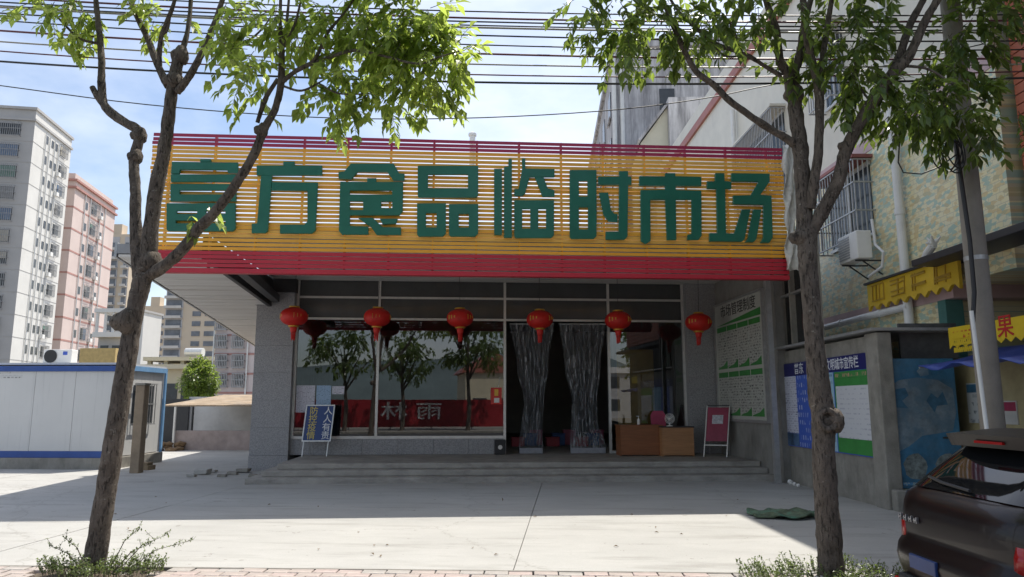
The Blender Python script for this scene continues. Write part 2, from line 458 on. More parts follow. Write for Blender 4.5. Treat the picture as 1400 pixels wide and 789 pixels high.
# paved footway between the forecourt and the kerb
pv = MB(); pv.box(-60, 30, 5.05, 8.135, -0.119, -0.05)
pvo = struct(pv.build('pavement', mOldConcrete, base=(0, 6.5, -0.119)))
pw, pl = 0.26, 0.165
proto = None
pav = []
rowy = [8.13 - pl * (k + 1) for k in range(18)]
for k, y in enumerate(rowy):
    off = (k % 2) * pw / 2
    for i in range(-36, 38):
        x = i * pw + off + random.uniform(-.006, .006)
        if -5.35 < x < -4.15 and 7.1 < y + .08 < 8.1: continue
        if 2.45 < x < 3.55 and 6.9 < y + .08 < 7.95: continue
        pav.append((x, y, k))
b = bmesh.new(); bmesh.ops.create_cube(b, size=1.0)
for v in b.verts: v.co = Vector((v.co.x * (pw - .012), v.co.y * (pl - .012), v.co.z * 0.05))
bmesh.ops.bevel(b, geom=[e for e in b.edges if all(v.co.z > 0 for v in e.verts)], offset=0.006, segments=1, affect='EDGES')
pm = MB(); pm.addbm(b)
mPavs = [mPaver, M('paver_grey', (0.39, 0.36, 0.33), 0.9, 0.3, 3, 0.4, 60), M('paver_pink', (0.44, 0.36, 0.33), 0.9, 0.3, 3, 0.4, 60)]
protos = []
for mm_ in mPavs:
    q = MB(); q.v = [v.copy() for v in pm.v]; q.f = list(pm.f)
    protos.append(q.build('paver', mm_, pvo, world=False))
n_in = 0; rest = MB()
fx0, fx1 = at(-10, 780, 7.8).x, at(1250, 780, 7.8).x
used = [False, False, False]
for (x, y, k) in pav:
    z = -0.025 + random.uniform(-0.004, 0.003)
    loc = Vector((x, y + pl / 2, z)) - Vector((0, 6.5, -0.119))
    if k < 5 and fx0 < x < fx1 and n_in < 290:
        c = random.choice((0, 0, 1, 2))
        if not used[c]: o = protos[c]; used[c] = True
        else: o = inst(protos[c], pvo)
        o.location = loc; o.rotation_euler = (random.uniform(-.012, .012), random.uniform(-.012, .012), random.uniform(-.02, .02)); n_in += 1
    else:
        w = (pw - .012) / 2; h = (pl - .012) / 2
        rest.box(x - w, x + w, y + pl / 2 - h, y + pl / 2 + h, z - .02, z + .025)
rest.build('paver_field', mPaver, pvo, kind='stuff')
m = MB(); m.box(-60, 30, 8.118, 8.152, -0.05, 0.004)
struct(m.build('pavement_edge_strip', mOldConcrete))

# ================================================================ MARKET BUILDING
YF, YS = 20.8, 15.0
# the market stands turned a little against the street: it is laid out square to its own front here and turned as a whole afterwards
MYAW = -.07; TURN = YAW - MYAW
_cm = cmat(MYAW)
_before = set(o.name for o in COL.objects)
def fx(px, Y=YF): return at(px, 520, Y).x
st = thing('market_building', 'single storey food market hall with granite pillars, glass front and deep canopy', 'building', (-1.5, YF, 0))
XL, XR = fx(350), fx(983)          # outer pillar edges
PLZ = 0.38
XW = fx(984, 20.4); XB = XL + .35
x402, x517, x690, x833, x936 = fx(403), fx(516), fx(690), fx(833), fx(936)
# steps
for i, (d0, z0, z1) in enumerate(((16.95, -0.03, 0.125), (17.35, 0.128, 0.253), (17.75, 0.256, PLZ))):
    m = MB(); m.box(fx(342, 16.95) + i * 0.25, XW - .01 - i * 0.01, d0, 30.5 if i == 2 else 19.5, z0, z1, 0.012)
    m.build('step', mStep, st)
m = MB(); m.box(XL, x402 - .02, YF - 0.35, YF + .4, -0.03, PLZ + .003); m.build('pillar_plinth', mGranite, st)
# pillars clad in granite panels
def pillar(x0, x1, z0, z1, n):
    h = (z1 - z0) / n
    core = MB(); core.box(x0 + .02, x1 - .02, YF - 0.28, YF + 0.3, z0, z1); c = core.build('pillar', mOldConcrete, st)
    for k in range(n):
        p = MB(); p.box(x0, x1, YF - 0.30, YF + 0.32, z0 + k * h + .0015, z0 + (k + 1) * h - .0015, 0.002); p.build('granite_panel', mGranite, c)
pillar(XL, x402 - .03, PLZ + .004, 4.82, 6)
pillar(x936 + .03, XR, PLZ + .004, 5.28, 7)
m = MB(); m.box(XL - .02, x402 - .01, YF - .32, YF + .34, 4.825, 5.28); m.build('pillar_beam', mDarkSteel, st)
# low granite sill wall
xs_ = [x402 - .03 + (x690 - x402) * k / 6 for k in range(7)]
for k in range(6):
    m = MB(); m.box(xs_[k] + .003, xs_[k + 1] - .003, YF - .10, YF + .16, PLZ + .003, 0.80, 0.004); m.build('sill_panel', mGranite, st)
# frames
ZT1, ZT2, ZTOP = at(600, 437, YF).z, at(600, 408, YF).z, 5.26
def frame(a, b, w=0.06, d=0.09, name='window_frame'):
    m = MB(); m.bar(a, b, w, d, up=(0, 1, 0)) ; return m.build(name, mAlu, st)
for x, z0 in ((x402, .803), (x517, .803), (x690, PLZ), (x833, PLZ), (x936, PLZ)):
    frame((x, YF, z0), (x, YF, ZTOP), 0.07, 0.10)
for a, b_ in ((x402, x517), (x517, x690), (x690, x833), (x833, x936)):
    for z in (ZT1, ZT2):
        frame((a + .036, YF, z), (b_ - .036, YF, z), 0.06, 0.09)
frame((x402 + .036, YF - .01, .842), (x517 - .036, YF - .01, .842), .075, .12)
frame((x517 + .036, YF - .01, .842), (x690 - .036, YF - .01, .842), .075, .12)
frame((x833 + .036, YF, PLZ + .04), (x936 - .036, YF, PLZ + .04), .07, .09)
def pane(x0, x1, z0, z1, mat, name='window_pane'):
    m = MB(); m.quad((x0, YF + .005, z0), (x1, YF + .005, z0), (x1, YF + .005, z1), (x0, YF + .005, z1)); return m.build(name, mat, st)
pane(x402 + .03, x517 - .03, .87, ZT1 - .03, mGlass)
xm = fx(455)
pane(x517 + .03, x690 - .03, .87, ZT1 - .03, mGlass)
pane(x833 + .03, x936 - .03, PLZ + .07, ZT1 - .03, mGlass)
for a, b_ in ((x402, x517), (x517, x690), (x690, x833), (x833, x936)):
    pane(a + .03, b_ - .03, ZT1 + .025, ZT2 - .025, mGlassDark, 'transom_pane')
    pane(a + .03, b_ - .03, ZT2 + .025, ZTOP, mGlassDark, 'transom_pane')
# hall: side walls, back wall, floor, ceiling
m = MB(); m.box(XL + .02, XL + .24, YF + .45, 36, -.03, 5.28); m.build('side_wall', mWallPlaster, st)
m = MB(); m.box(XL + .25, XW - .01, 35.8, 36, -.03, 5.28); m.build('back_wall', mInterior, st)
m = MB(); m.box(XL + .25, XW - .01, 30.5, 35.8, .2, PLZ); m.build('hall_floor', mInteriorFloor, st)
m = MB(); m.box(XL - .1, XW - .05, YF - .05, 36.1, 5.285, 5.45); m.build('roof', mRoofTop, st)
# shallow gable above the hall
m = MB(); gx0, gx1, gz0, gz1 = XL - .1, XW - .05, 5.451, 6.3
gm = (gx0 + gx1) / 2
m.prism([(gx0, gz0), (gx1, gz0), (gx1, gz0 + .1), (gm, gz1), (gx0, gz0 + .1)], [], lambda u, w, d: Vector((u, d, w)), 22.0, 36.1)
m.build('gable_roof', mRoofTop, st)
# right party wall (carries the rules board) from the facade to the street corner post
RWX = lambda y: XW
m = MB()
m.hexa([(RWX(16.5), 16.5, -.03), (RWX(16.5) + .2, 16.5, -.03), (RWX(36) + .2, 36, -.03), (RWX(36), 36, -.03), (RWX(16.5), 16.5, 5.58), (RWX(16.5) + .2, 16.5, 5.58), (RWX(36) + .2, 36, 5.58), (RWX(36), 36, 5.58)])
m.box(XW + .203, XW + .62, 16.9, 17.1, -.03, 5.58)
m.build('party_wall', mWallPlaster, st)
# canopy ceiling strips (main bay) and the lower side bay
YC0 = YS + .16
n = 28
for k in range(n):
    y0 = YC0 + (YF - .06 - YC0) * k / n; y1 = YC0 + (YF - .06 - YC0) * (k + 1) / n
    m = MB(); m.box(XB + .06, XW - .01, y0 + .006, y1 - .006, 5.20 + .006 * (k % 2), 5.28); m.build('ceiling_strip', mSoffit, st)
def sz(y): return 4.72 - .052 * (y - 15.16)
def _onsof(px, py):
    d = ray(px, py); t = (4.72 + .052 * 15.16 - EYE) / (d.z + .052 * d.y); return Vector((0, 0, EYE)) + d * t
_s1, _s2 = _onsof(222, 390), _onsof(352, 474)
def outer(y): return _s1.x + (_s2.x - _s1.x) * (y - _s1.y) / (_s2.y - _s1.y)
YCL = YC0; y = YCL; k = 0
YE2 = _s2.y + 1
while y < YE2:
    y1 = y + .235
    xi = XB - .06 if y < YF - .6 else XL - .03
    e_ = random.uniform(-.006, .006); za, zb_ = sz(y) + e_, sz(y1) + e_
    m = MB(); m.hexa([(outer(y), y + .006, za), (xi, y + .006, za), (xi, y1 - .006, zb_), (outer(y1), y1 - .006, zb_), (outer(y), y + .006, za + .05), (xi, y + .006, za + .05), (xi, y1 - .006, zb_ + .05), (outer(y1), y1 - .006, zb_ + .05)])
    m.build('soffit_strip', mSoffit, st)
    y = y1; k += 1
za, zb_ = sz(YCL) + .07, sz(YE2) + .07
m = MB(); m.hexa([(outer(YCL) - .03, YCL, za), (XB - .06, YCL, za), (XB - .06, YE2, zb_), (outer(YE2) - .03, YE2, zb_), (outer(YCL) - .03, YCL, za + .2), (XB - .06, YCL, za + .2), (XB - .06, YE2, zb_ + .2), (outer(YE2) - .03, YE2, zb_ + .2)])
m.build('side_bay_roof', mRoofTop, st)
m = MB(); m.bar((outer(YCL) - .06, YCL, za + .08), (outer(YE2) - .06, YE2, zb_ + .08), .05, .32); m.build('side_bay_fascia', mGalv, st)
yb0, yb1 = YC0, YF - .33
m = MB(); m.hexa([(XB - .05, yb0, sz(yb0) - .03), (XB + .05, yb0, sz(yb0) - .03), (XB + .05, yb1, sz(yb1) - .03), (XB - .05, yb1, sz(yb1) - .03), (XB - .05, yb0, 5.19), (XB + .05, yb0, 5.19), (XB + .05, yb1, 5.19), (XB - .05, yb1, 5.19)]); m.build('canopy_side_beam', mDarkSteel, st)
m = MB(); m.box(XB + .06, XW - .01, YC0, YF - .052, 5.285, 5.42); m.build('canopy_roof', mRoofTop, st)
p0, p1 = at(328, 366, YS + .25), at(377, 408, YF - .45)
m = MB(); m.bar(p0, p1, .20, .20); m.build('diagonal_beam', mDarkSteel, st)
# inner shop stock, dimly seen
mCarton = M('carton_board', (0.33, 0.22, 0.12), 0.85, 0.2, 4)
mCrate = [M('crate_red', (0.35, 0.03, 0.05), 0.5), M('crate_blue', (0.03, 0.09, 0.28), 0.5), M('crate_pink', (0.45, 0.12, 0.2), 0.5)]
stock = []
for k in range(9):
    stock.append((fx(706 + k * 14, 25.0) + .1 * (k % 2), 24.5 + (k % 3) * .5, PLZ + .002, .42, .42, .30 + .1 * (k % 3), k))
nm = {0: 'red', 1: 'blue', 2: 'pink'}
for (x, yy, z, w, d, h, k) in stock:
    m = MB(); m.box(x - w / 2, x + w / 2, yy - d / 2, yy + d / 2, z, z + h * .9, .01)
    m.box(x - w / 2 - .015, x + w / 2 + .015, yy - d / 2 - .015, yy + d / 2 + .015, z + h * .9, z + h, .008)
    tag(m.build('storage_bin', mCrate[k % 3]), nm[k % 3] + ' lidded plastic bin on the shop floor behind the curtains', 'bin', nm[k % 3] + ' bins inside the doorway')
# yellow-brown panel standing inside the right window
a = at(845, 560, 22.2); b_ = at(882, 478, 22.2)
m = MB(); m.box(a.x, b_.x + .25, 22.2, 22.26, PLZ + .002, b_.z, .01); m.box(a.x + .1, b_.x + .1, 22.19, 22.2, a.z + .2, b_.z - .2)
tag(m.build('display_panel', M('yellow_board', (0.5, 0.32, 0.08), 0.6)), 'tall yellow display panel inside the shop behind the desks', 'panel')

# ================================================================ SIGN
SROT = 0.0; SO = Vector(((XL + XW) / 2, YS, 4.4)); SXD = Vector((math.cos(SROT), math.sin(SROT), 0)); SND = Vector((-math.sin(SROT), math.cos(SROT), 0))
sg = thing('fascia_sign', 'big slatted shop sign with green characters on orange, magenta and red slats', 'sign', SO, SROT)
def sgn(px, py, off=0.0):     # pixel -> local x, z on the sign plane
    q = onplane(px, py, SO + SND * off, SND); return (q - SO).dot(SXD), q.z - SO.z
SL, SR = sgn(203, 270)[0], sgn(1074, 290)[0]
ZB = (sgn(215, 368)[1] + sgn(1075, 373)[1]) / 2
ZTp = (sgn(197, 180)[1] + sgn(1068, 203)[1]) / 2
NS = 32; pt = (ZTp - ZB) / NS
mOrs = [mOrange, mOrange, M('orange_slat_faded', (.84, .47, .09), .5, .12, 1.2, stretch=(.3, 1, 1)), M('orange_slat_deep', (.86, .39, .03), .42, .12, 1.2, stretch=(.3, 1, 1))]
for k in range(NS):
    z = ZB + pt * (k + .5)
    mt = mRed if k < 4 else (mMagenta if k >= NS - 3 else random.choice(mOrs))
    m = MB(); sag = random.uniform(-.004, .004)
    xa = SL + random.uniform(-.01, .01)
    pts = [(xa + (SR - xa) * q / 6, random.uniform(-.004, .004), z + sag * (1 - 2 * q / 6) + random.uniform(-.005, .005)) for q in range(7)]
    for q in range(6): m.bar(pts[q], pts[q + 1], 0.018, .073 if k < 4 else .066)
    m.build('slat', mt, sg, world=False)
m = MB(); m.box(SL, SR, -.02, .15, ZB - .11, ZB - .012, .01); m.build('bottom_rail', mRed, sg, world=False)
nb = 15
for k in range(nb):
    x = SL + .35 + (SR - SL - .7) * k / (nb - 1)
    for (za, zb, mt) in ((ZB, ZB + 4 * pt, mRed), (ZB + 4 * pt, ZTp - 3 * pt, mOrange), (ZTp - 3 * pt, ZTp, mMagenta)):
        m = MB(); m.bar((x, .024, za), (x, .024, zb), .02, .02); m.build('batten', mt, sg, world=False)
    m = MB(); m.bar((x, .10, ZB), (x, .10, ZTp - .02), .03, .05); m.build('back_post', mGalv, sg, world=False)
for z in (ZB + .9, ZB + 1.8):
    m = MB(); m.bar((SL, .15, z), (SR, .15, z), .04, .04); m.build('back_rail', mGalv, sg, world=False)
def reg(x0, y0, sc):
    return lambda X, Yy: (x0 + X / sc, y0 + Yy / sc)
rA, rB, rC, rD = reg(190, 170, 3.758), reg(440, 180, 4.154), reg(660, 190, 4.641), reg(860, 190, 4.152)
def rc(x0, y0, x1, y1, c=0): 
    if c: return [(x0, y0), (x1, y0), (x1, y1 - c), (x1 - c, y1), (x0 + c * .6, y1), (x0, y1 - c * .6)]
    return [(x0, y0), (x1, y0), (x1, y1), (x0, y1)]
chars = [
 (rA, [(rc(315, 180, 370, 194), []), ([(170, 193), (510, 197), (510, 252), (458, 250), (455, 236), (212, 234), (208, 255), (165, 255)], []), (rc(165, 258, 500, 297), []),
       (rc(163, 307, 500, 396), [rc(210, 340, 455, 361)]),
       (rc(143, 406, 497, 550, 14), [rc(195, 446, 300, 461), rc(345, 446, 445, 461), rc(190, 495, 300, 509), rc(345, 495, 445, 509)])]),
 (rA, [(rc(742, 192, 800, 215), []), (rc(605, 213, 942, 263), []), ([(628, 262.5), (685, 262.5), (663, 548), (650, 560), (580, 560), (580, 512), (608, 510)], []),
       ([(684, 298), (920, 300), (908, 545), (888, 562), (725, 562), (725, 516), (850, 516), (866, 500), (866, 342), (681, 340)], [])]),
 (rB, [([(165, 182), (408, 182), (440, 238), (470, 240), (470, 280), (408, 280), (372, 230), (205, 230), (168, 272), (95, 268), (95, 230), (128, 227)], []),
       (rc(258, 265, 310, 288), []),
       ([(105, 285), (462, 287), (460, 455), (440, 476), (160, 476), (160, 536), (265, 540), (265, 586), (115, 586), (97, 565)], [rc(160, 335, 400, 358), rc(160, 396, 235, 446), rc(338, 398, 400, 436)]),
       ([(205, 490), (290, 490), (345, 543), (450, 545), (450, 588), (312, 588), (282, 545)], []),
       ([(330, 495), (432, 495), (420, 525), (345, 528)], [])]),
 (rB, [(rc(545, 195, 888, 375, 12), [rc(603, 245, 830, 322)]), (rc(541, 408, 705, 597, 18), [rc(592, 463, 652, 545)]), (rc(722, 412, 888, 597, 18), [rc(778, 468, 835, 545)])]),
 (rC, [(rc(72, 190, 122, 610), []), ([(135, 178), (163, 176), (163, 128), (185, 128), (185, 628), (135, 628)], []),
       ([(248, 125), (270, 125), (270, 190), (455, 192), (455, 243), (298, 243), (270, 345), (250, 365), (200, 362), (200, 318), (228, 318), (250, 190)], []),
       ([(330, 242.5), (385, 242.5), (412, 315), (455, 326), (455, 368), (380, 368)], []),
       (rc(200, 390, 452, 630, 18), [rc(250, 445, 302, 570), rc(352, 445, 402, 570)])]),
 (rC, [(rc(552, 198, 722, 635, 18), [rc(610, 268, 665, 367), rc(610, 435, 668, 575)]),
       ([(732, 240), (865, 240), (865, 205), (922, 205), (922, 240), (943, 240), (943, 292), (922, 292), (918, 620), (900, 640), (780, 640), (780, 590), (862, 588), (865, 292), (732, 292)], []),
       ([(738, 342), (795, 342), (812, 450), (835, 477), (855, 477), (855, 530), (800, 526), (765, 480)], [])]),
 (rD, [([(205, 195), (262, 195), (262, 212), (410, 216), (410, 268), (264, 268), (265, 291), (410, 295), (412, 550), (392, 575), (330, 575), (332, 545), (355, 540), (355, 346), (265, 346), (268, 575), (215, 575), (205, 346), (120, 346), (122, 580), (95, 598), (67, 580), (65, 291), (204, 290), (204, 268), (58, 266), (58, 212), (205, 212)], [])]),
 (rD, [([(442, 240), (488, 240), (488, 195), (540, 195), (542, 240), (580, 242), (580, 285), (545, 285), (550, 535), (596, 537), (640, 400), (688, 400), (655, 570), (640, 584), (455, 582), (455, 535), (500, 535), (495, 285), (442, 283)], []),
       ([(580, 195), (797, 198), (797, 243), (745, 318), (808, 322), (815, 560), (795, 590), (745, 590), (762, 560), (762, 375), (590, 372), (590, 322), (690, 320), (735, 244), (580, 242)], []),
       ([(705, 400), (750, 402), (722, 570), (705, 587), (658, 587), (672, 570)], [])]),
]
for rg, strokes in chars:
    m = MB()
    for poly, holes in strokes:
        def mp_(u, w, d, rg=rg):
            q = sgn(*rg(u, w), -.08); return Vector((q[0], d, q[1]))
        m.prism(poly, holes, mp_, -.10, -.035)
    o = m.build('sign_character', mGreenLetter, sg, world=False)
    bv = o.modifiers.new('edge', 'BEVEL'); bv.width = .006; bv.segments = 1; bv.limit_method = 'ANGLE'

# ================================================================ LANTERNS
lm = None
def lantern():
    t = thing('red_lantern', '', 'lantern', (0, 0, 0), 0, 'red lanterns hung in a row under the canopy')
    prof = [(.12, -.24)] + [(.34 * math.cos(a) ** .75 if math.cos(a) > 0 else 0, .235 * math.sin(a)) for a in [R(v) for v in range(-68, 69, 8)]] + [(.12, .24)]
    m = MB(); m.lathe(prof, n=64, lobes=32, amp=.045); m.build('silk_body', mLantern, t, smooth=True)
    for z0, z1 in ((.235, .275), (-.275, -.235)):
        m = MB(); m.lathe([(.13, z0), (.14, z0 + .01), (.14, z1 - .01), (.13, z1)], n=24); m.build('gold_cap', mGold, t)
    m = MB(); m.lathe([(.085, -.275), (.095, -.29), (.075, -.40), (.07, -.41)], n=20); m.build('tassel_collar', mLantern, t)
    m = MB()
    for k in range(14):
        a = 2 * math.pi * k / 14
        m.bar((.055 * math.cos(a), .055 * math.sin(a), -.41), (.045 * math.cos(a + .1), .045 * math.sin(a + .1), -.60 + random.uniform(-.03, .03)), .014)
    m.build('tassel_fringe', mLantern, t)
    m = MB(); m.tube([(0, 0, .275), (0, 0, 1.30)], .006, 6); m.build('hanging_cord', mWire, t)
    for s in range(4):
        a = math.pi / 2 * s - math.pi / 2
        for q in range(3):
            aa = a + (q - 1) * .26
            r = .352; m = MB()
            m.bar((r * math.cos(aa), r * math.sin(aa), -.06 + .02 * q), (r * math.cos(aa), r * math.sin(aa), .07 - .015 * q), .03, .008)
            m.build('gold_emblem', mGold, t)
    return t
lt = lantern()
ldesc = ['red lantern in front of the left granite pillar edge', 'red lantern hanging before the mullion between the two big shop windows',
         'red lantern hanging in front of the wide shop window', 'red lantern hanging over the left door curtain',
         'red lantern hanging by the mullion between doorway and desk window', 'red lantern in front of the granite pillar beside the rules board']
for i, (px, py) in enumerate(((402, 433), (516, 434), (629, 435), (738, 437), (845, 438), (955, 441))):
    o = lt if i == 0 else copytree(lt)
    p = at(px, py, 19.4); o.location = (p.x, 19.4, p.z); o.rotation_euler = (random.uniform(-.03, .03), random.uniform(-.045, .045), random.uniform(0, 1)); o['label'] = ldesc[i]
    for c in o.children:
        if c.name.startswith('hanging_cord'): c.scale.z = 1.0; c.data = c.data.copy(); 
        if c.name.startswith('hanging_cord'):
            for v in c.data.vertices:
                if v.co.z > .5: v.co.z = 5.198 - p.z

# ================================================================ DOOR CURTAINS
mPlastic, n_, l_, b_s = newmat('clear_plastic')
o_ = n_['Material Output']
trn = n_.new('ShaderNodeBsdfTransparent'); trn.inputs[0].default_value = (.86, .88, .9, 1)
b_s.inputs['Base Color'].default_value = (.62, .64, .68, 1); b_s.inputs['Roughness'].default_value = .08
mxs = n_.new('ShaderNodeMixShader')
t_ = n_.new('ShaderNodeTexCoord'); mp_2 = n_.new('ShaderNodeMapping'); mp_2.inputs['Scale'].default_value = (9, 9, 1.1); l_.new(t_.outputs['Object'], mp_2.inputs[0])
q_n = n_.new('ShaderNodeTexNoise'); q_n.inputs['Scale'].default_value = 3.0; q_n.inputs['Detail'].default_value = 7; l_.new(mp_2.outputs[0], q_n.inputs['Vector'])
q_r = n_.new('ShaderNodeValToRGB'); q_r.color_ramp.elements[0].position = .46; q_r.color_ramp.elements[0].color = (.10, .10, .10, 1); q_r.color_ramp.elements[1].position = .66; q_r.color_ramp.elements[1].color = (.62, .62, .62, 1)
l_.new(q_n.outputs['Fac'], q_r.inputs[0]); l_.new(q_r.outputs[0], mxs.inputs[0])
l_.new(trn.outputs[0], mxs.inputs[1]); l_.new(b_s.outputs[0], mxs.inputs[2]); l_.new(mxs.outputs[0], o_.inputs[0])
def curtain(rows, label, hem):
    t = thing('door_curtain', label, 'curtain', (at(rows[-1][1], rows[-1][0], YF).x, YF + .12, PLZ), 0, 'clear plastic door curtains')
    m = MB(); NU = 110; NR = 90
    ph = [random.uniform(0, 6.28) for _ in range(4)]
    for r_ in range(NR + 1):
        f = r_ / NR; yy = rows[0][0] + (rows[-1][0] - rows[0][0]) * f
        for i in range(len(rows) - 1):
            if rows[i][0] <= yy <= rows[i + 1][0]:
                q = (yy - rows[i][0]) / (rows[i + 1][0] - rows[i][0]); q = q * q * (3 - 2 * q)
                xl = rows[i][1] + (rows[i + 1][1] - rows[i][1]) * q; xr = rows[i][2] + (rows[i + 1][2] - rows[i][2]) * q
        for u in range(NU + 1):
            s = u / NU
            wd = (xr - xl)
            p = at(xl + wd * s, yy, YF + .12)
            amp = .05 + .05 * (1 - min(1, wd / 55))
            dd = amp * (math.sin(s * 46 + ph[0] + .6 * math.sin(f * 5)) + .6 * math.sin(s * 21 + ph[1] + f * 3) + .35 * math.sin(s * 90 + ph[2] + 9 * f)) + .035 * noise.noise(Vector((s * 14, f * 30, ph[3]))) + .012 * noise.noise(Vector((s * 40, f * 90, 3)))
            m.v.append(Vector((p.x + .012 * math.sin(s * 33 + f * 11), p.y + dd, max(p.z, PLZ + .02))))
    for r_ in range(NR):
        for u in range(NU):
            a = r_ * (NU + 1) + u; m.f.append((a, a + 1, a + NU + 2, a + NU + 1))
    m.build('plastic_sheet', mPlastic, t, smooth=True)
    m = MB(); a = at(rows[0][1], rows[0][0], YF + .12); b2 = at(rows[0][2], rows[0][0], YF + .12)
    m.tube([(a.x, a.y, a.z), (b2.x, b2.y, b2.z)], .02, 8); m.build('curtain_rail', mAlu, t)
    yb = rows[-1][0]
    m = MB(); a = at(rows[-1][1], yb, YF + .02)
    b3 = at(rows[-1][2], yb, YF + .02); m.box(a.x, b3.x, YF - .02, YF + .03, PLZ + .005, PLZ + .16, .01); m.build('hem_weight', hem, t)
    return t
mHem = M('hem_grey', (.30, .31, .35), .5, .15, 8)
curtain([(443, 697, 757), (500, 707, 750), (548, 716, 743), (575, 713, 742), (614, 710, 742)], 'gathered clear plastic door curtain next to the wide shop window', mHem)
curtain([(443, 764, 829), (500, 772, 822), (548, 781, 816), (575, 781, 817), (614, 780, 828)], 'gathered clear plastic door curtain next to the desks', mHem)

# ================================================================ THINGS ON THE PLATFORM
mBlueSign = M('blue_notice', (0.012, 0.045, 0.19), .35, .1, 3)
YE = 20.05
e0, e1 = at(411, 626, YE), at(452, 596, YE)
ez = thing('notice_easel', 'small blue notice board with yellow and white characters on a folding easel', 'easel', ((e0.x + e1.x) / 2, YE, PLZ))
w2 = .35
def tilt(x, z, d=0.0): return Vector((x, d + z * .16, z))
m = MB()
m.prism([(-w2, .42), (w2, .42), (w2, 1.32), (-w2, 1.32)], [], lambda u, w, d: tilt(u + (w - .4) * .06, w, d), -.03, -.012); m.build('notice_panel', mBlueSign, ez, world=False)
m = MB(); m.prism([(-w2 - .03, .39), (w2 + .03, .39), (w2 + .03, 1.35), (-w2 - .03, 1.35)], [[(-w2, .42), (w2, .42), (w2, 1.32), (-w2, 1.32)]], lambda u, w, d: tilt(u + (w - .4) * .06, w, d), -.045, -.005); m.build('panel_frame', mAlu, ez, world=False)
for s in (-1, 1):
    m = MB(); m.bar(tilt(s * (w2 - .03) - .03, .0), tilt(s * (w2 - .03) + .03, 1.0), .025); m.build('leg', mAlu, ez, world=False)
    m = MB(); m.bar((s * (w2 - .1), .55, .0), (s * (w2 - .1), .21, 1.25), .022); m.build('leg', mGalv, ez, world=False)
mYel = M('yellow_ink', (.62, .50, .12), .5, .05); mWhiteInk = M('white_ink', (.70, .72, .75), .5, .05)
TL = Matrix.Rotation(math.atan(.16), 4, 'X')
for x, s, mt in ((-.16, '防控疫情', mYel), (.22, '人人有责', mWhiteInk)):
    for k, ch in enumerate(s):
        z = 1.18 - k * .215
        text('notice_character', ch, .23, mt, ez, Matrix.Translation((x + (z - .4) * .06, z * .16 - .034, z)) @ Matrix.Rotation(math.pi / 2 - math.atan(.16), 4, 'X'), .002, .004)
# papers on the inside of the window, red notice
mPaper = printmat('printed_paper', (.62, .62, .70), (.22, .22, .28), .035, .12, .5)
mPaperBlue = printmat('printed_paper_blue', (.35, .5, .68), (.16, .22, .34), .035, .12, .5)
for (x0, y0, x1, y1, mt, lb) in ((404, 527, 431, 564, mPaper, 'large printed white paper sheet taped in the shop window'), (432, 527, 453, 554, mPaperBlue, 'printed paper sheet with pale blue heading taped in the shop window'),
                                (454, 528, 471, 539, mPaper, 'narrow white paper slip taped high in the shop window')):
    a, b2 = at(x0, y1, YF - .003), at(x1, y0, YF - .003)
    m = MB(); m.box(a.x, b2.x, YF - .006, YF - .002, a.z, b2.z)
    tag(m.build('paper_notice', mt), lb, 'notice', 'paper notices in the shop window')
a, b2 = at(671, 553, YF - .06), at(686, 530, YF - .06)
rn = thing('red_notice_box', 'small red letter box notice hung at the window corner by the doorway', 'letter box', (a.x, YF - .06, a.z))
m = MB(); m.box(a.x, b2.x, YF - .10, YF - .012, a.z, b2.z, .01); m.build('box_body', M('red_plastic', (.6, .03, .02), .4), rn)
m = MB(); m.box(a.x + .09, b2.x - .07, YF - .106, YF - .101, a.z + .05, a.z + .18); m.build('white_label', mWhite, rn)
m = MB(); m.box(a.x + .1, b2.x - .1, YF - .106, YF - .101, a.z + .24, a.z + .42); m.build('yellow_mark', mGold, rn)
m = MB(); m.tube([(b2.x - .1, YF - .05, b2.z), (b2.x - .05, YF - .045, b2.z + .3)], .006, 5); m.build('hanger', mAlu, rn)
# black meter box below the frame end
a, b2 = at(676, 620, YF - .2), at(691, 601, YF - .2)
mb = thing('meter_box', 'small black box with pale mark on the platform at the doorway edge', 'box', (a.x, YF - .2, PLZ))
m = MB(); m.box(a.x, b2.x, YF - .34, YF - .13, PLZ + .002, b2.z, .015); m.build('box_body', mBlack, mb)
m = MB(); m.lathe([(.0, 0), (.06, 0), (.06, .004), (0, .004)], n=18)
for v in m.v: v.xyz = Vector(((a.x + b2.x) / 2 + v.x, YF - .342 - v.z, PLZ + .20 + v.y))
m.build('pale_mark', mAlu, mb)
# desks
mDesk = M('desk_wood_red', (.26, .095, .035), .45, .25, 2, stretch=(1, 1, 9))
mDesk2 = M('desk_wood_tan', (.40, .20, .09), .45, .2, 2, stretch=(1, 1, 9))
def desk(px0, px1, pyt, pyb, Y, dep, mat, label, top):
    a, b2 = at(px0, pyb, Y), at(px1, pyt, Y)
    zt = b2.z
    t = thing('desk', label, 'desk', ((a.x + b2.x) / 2, Y + dep / 2, PLZ))
    m = MB(); m.box(a.x - .02, b2.x + .02, Y - .02, Y + dep + .02, zt - .03, zt, .006); m.build('desktop', top, t)
    m = MB(); m.box(a.x + .02, b2.x - .02, Y, Y + .02, PLZ + .03, zt - .032); m.build('front_panel', mat, t)
    for x in (a.x, b2.x - .025):
        m = MB(); m.box(x, x + .025, Y - .002, Y + dep, PLZ + .001, zt - .031); m.build('side_panel', mat, t)
    m = MB(); m.box(a.x + .03, b2.x - .03, Y + dep - .3, Y + dep - .02, zt - .18, zt - .035); m.build('drawer', mat, t)
    return zt
zt1 = desk(849, 905, 581, 622, 19.7, .6, mDesk, 'reddish brown wooden desk by the right shop window', mDesk)
zt2 = desk(906, 948, 583, 624, 19.45, .55, mDesk2, 'lighter tan wooden desk nearest the red poster stand', mDarkSteel)
p = at(873, 576, 19.9)
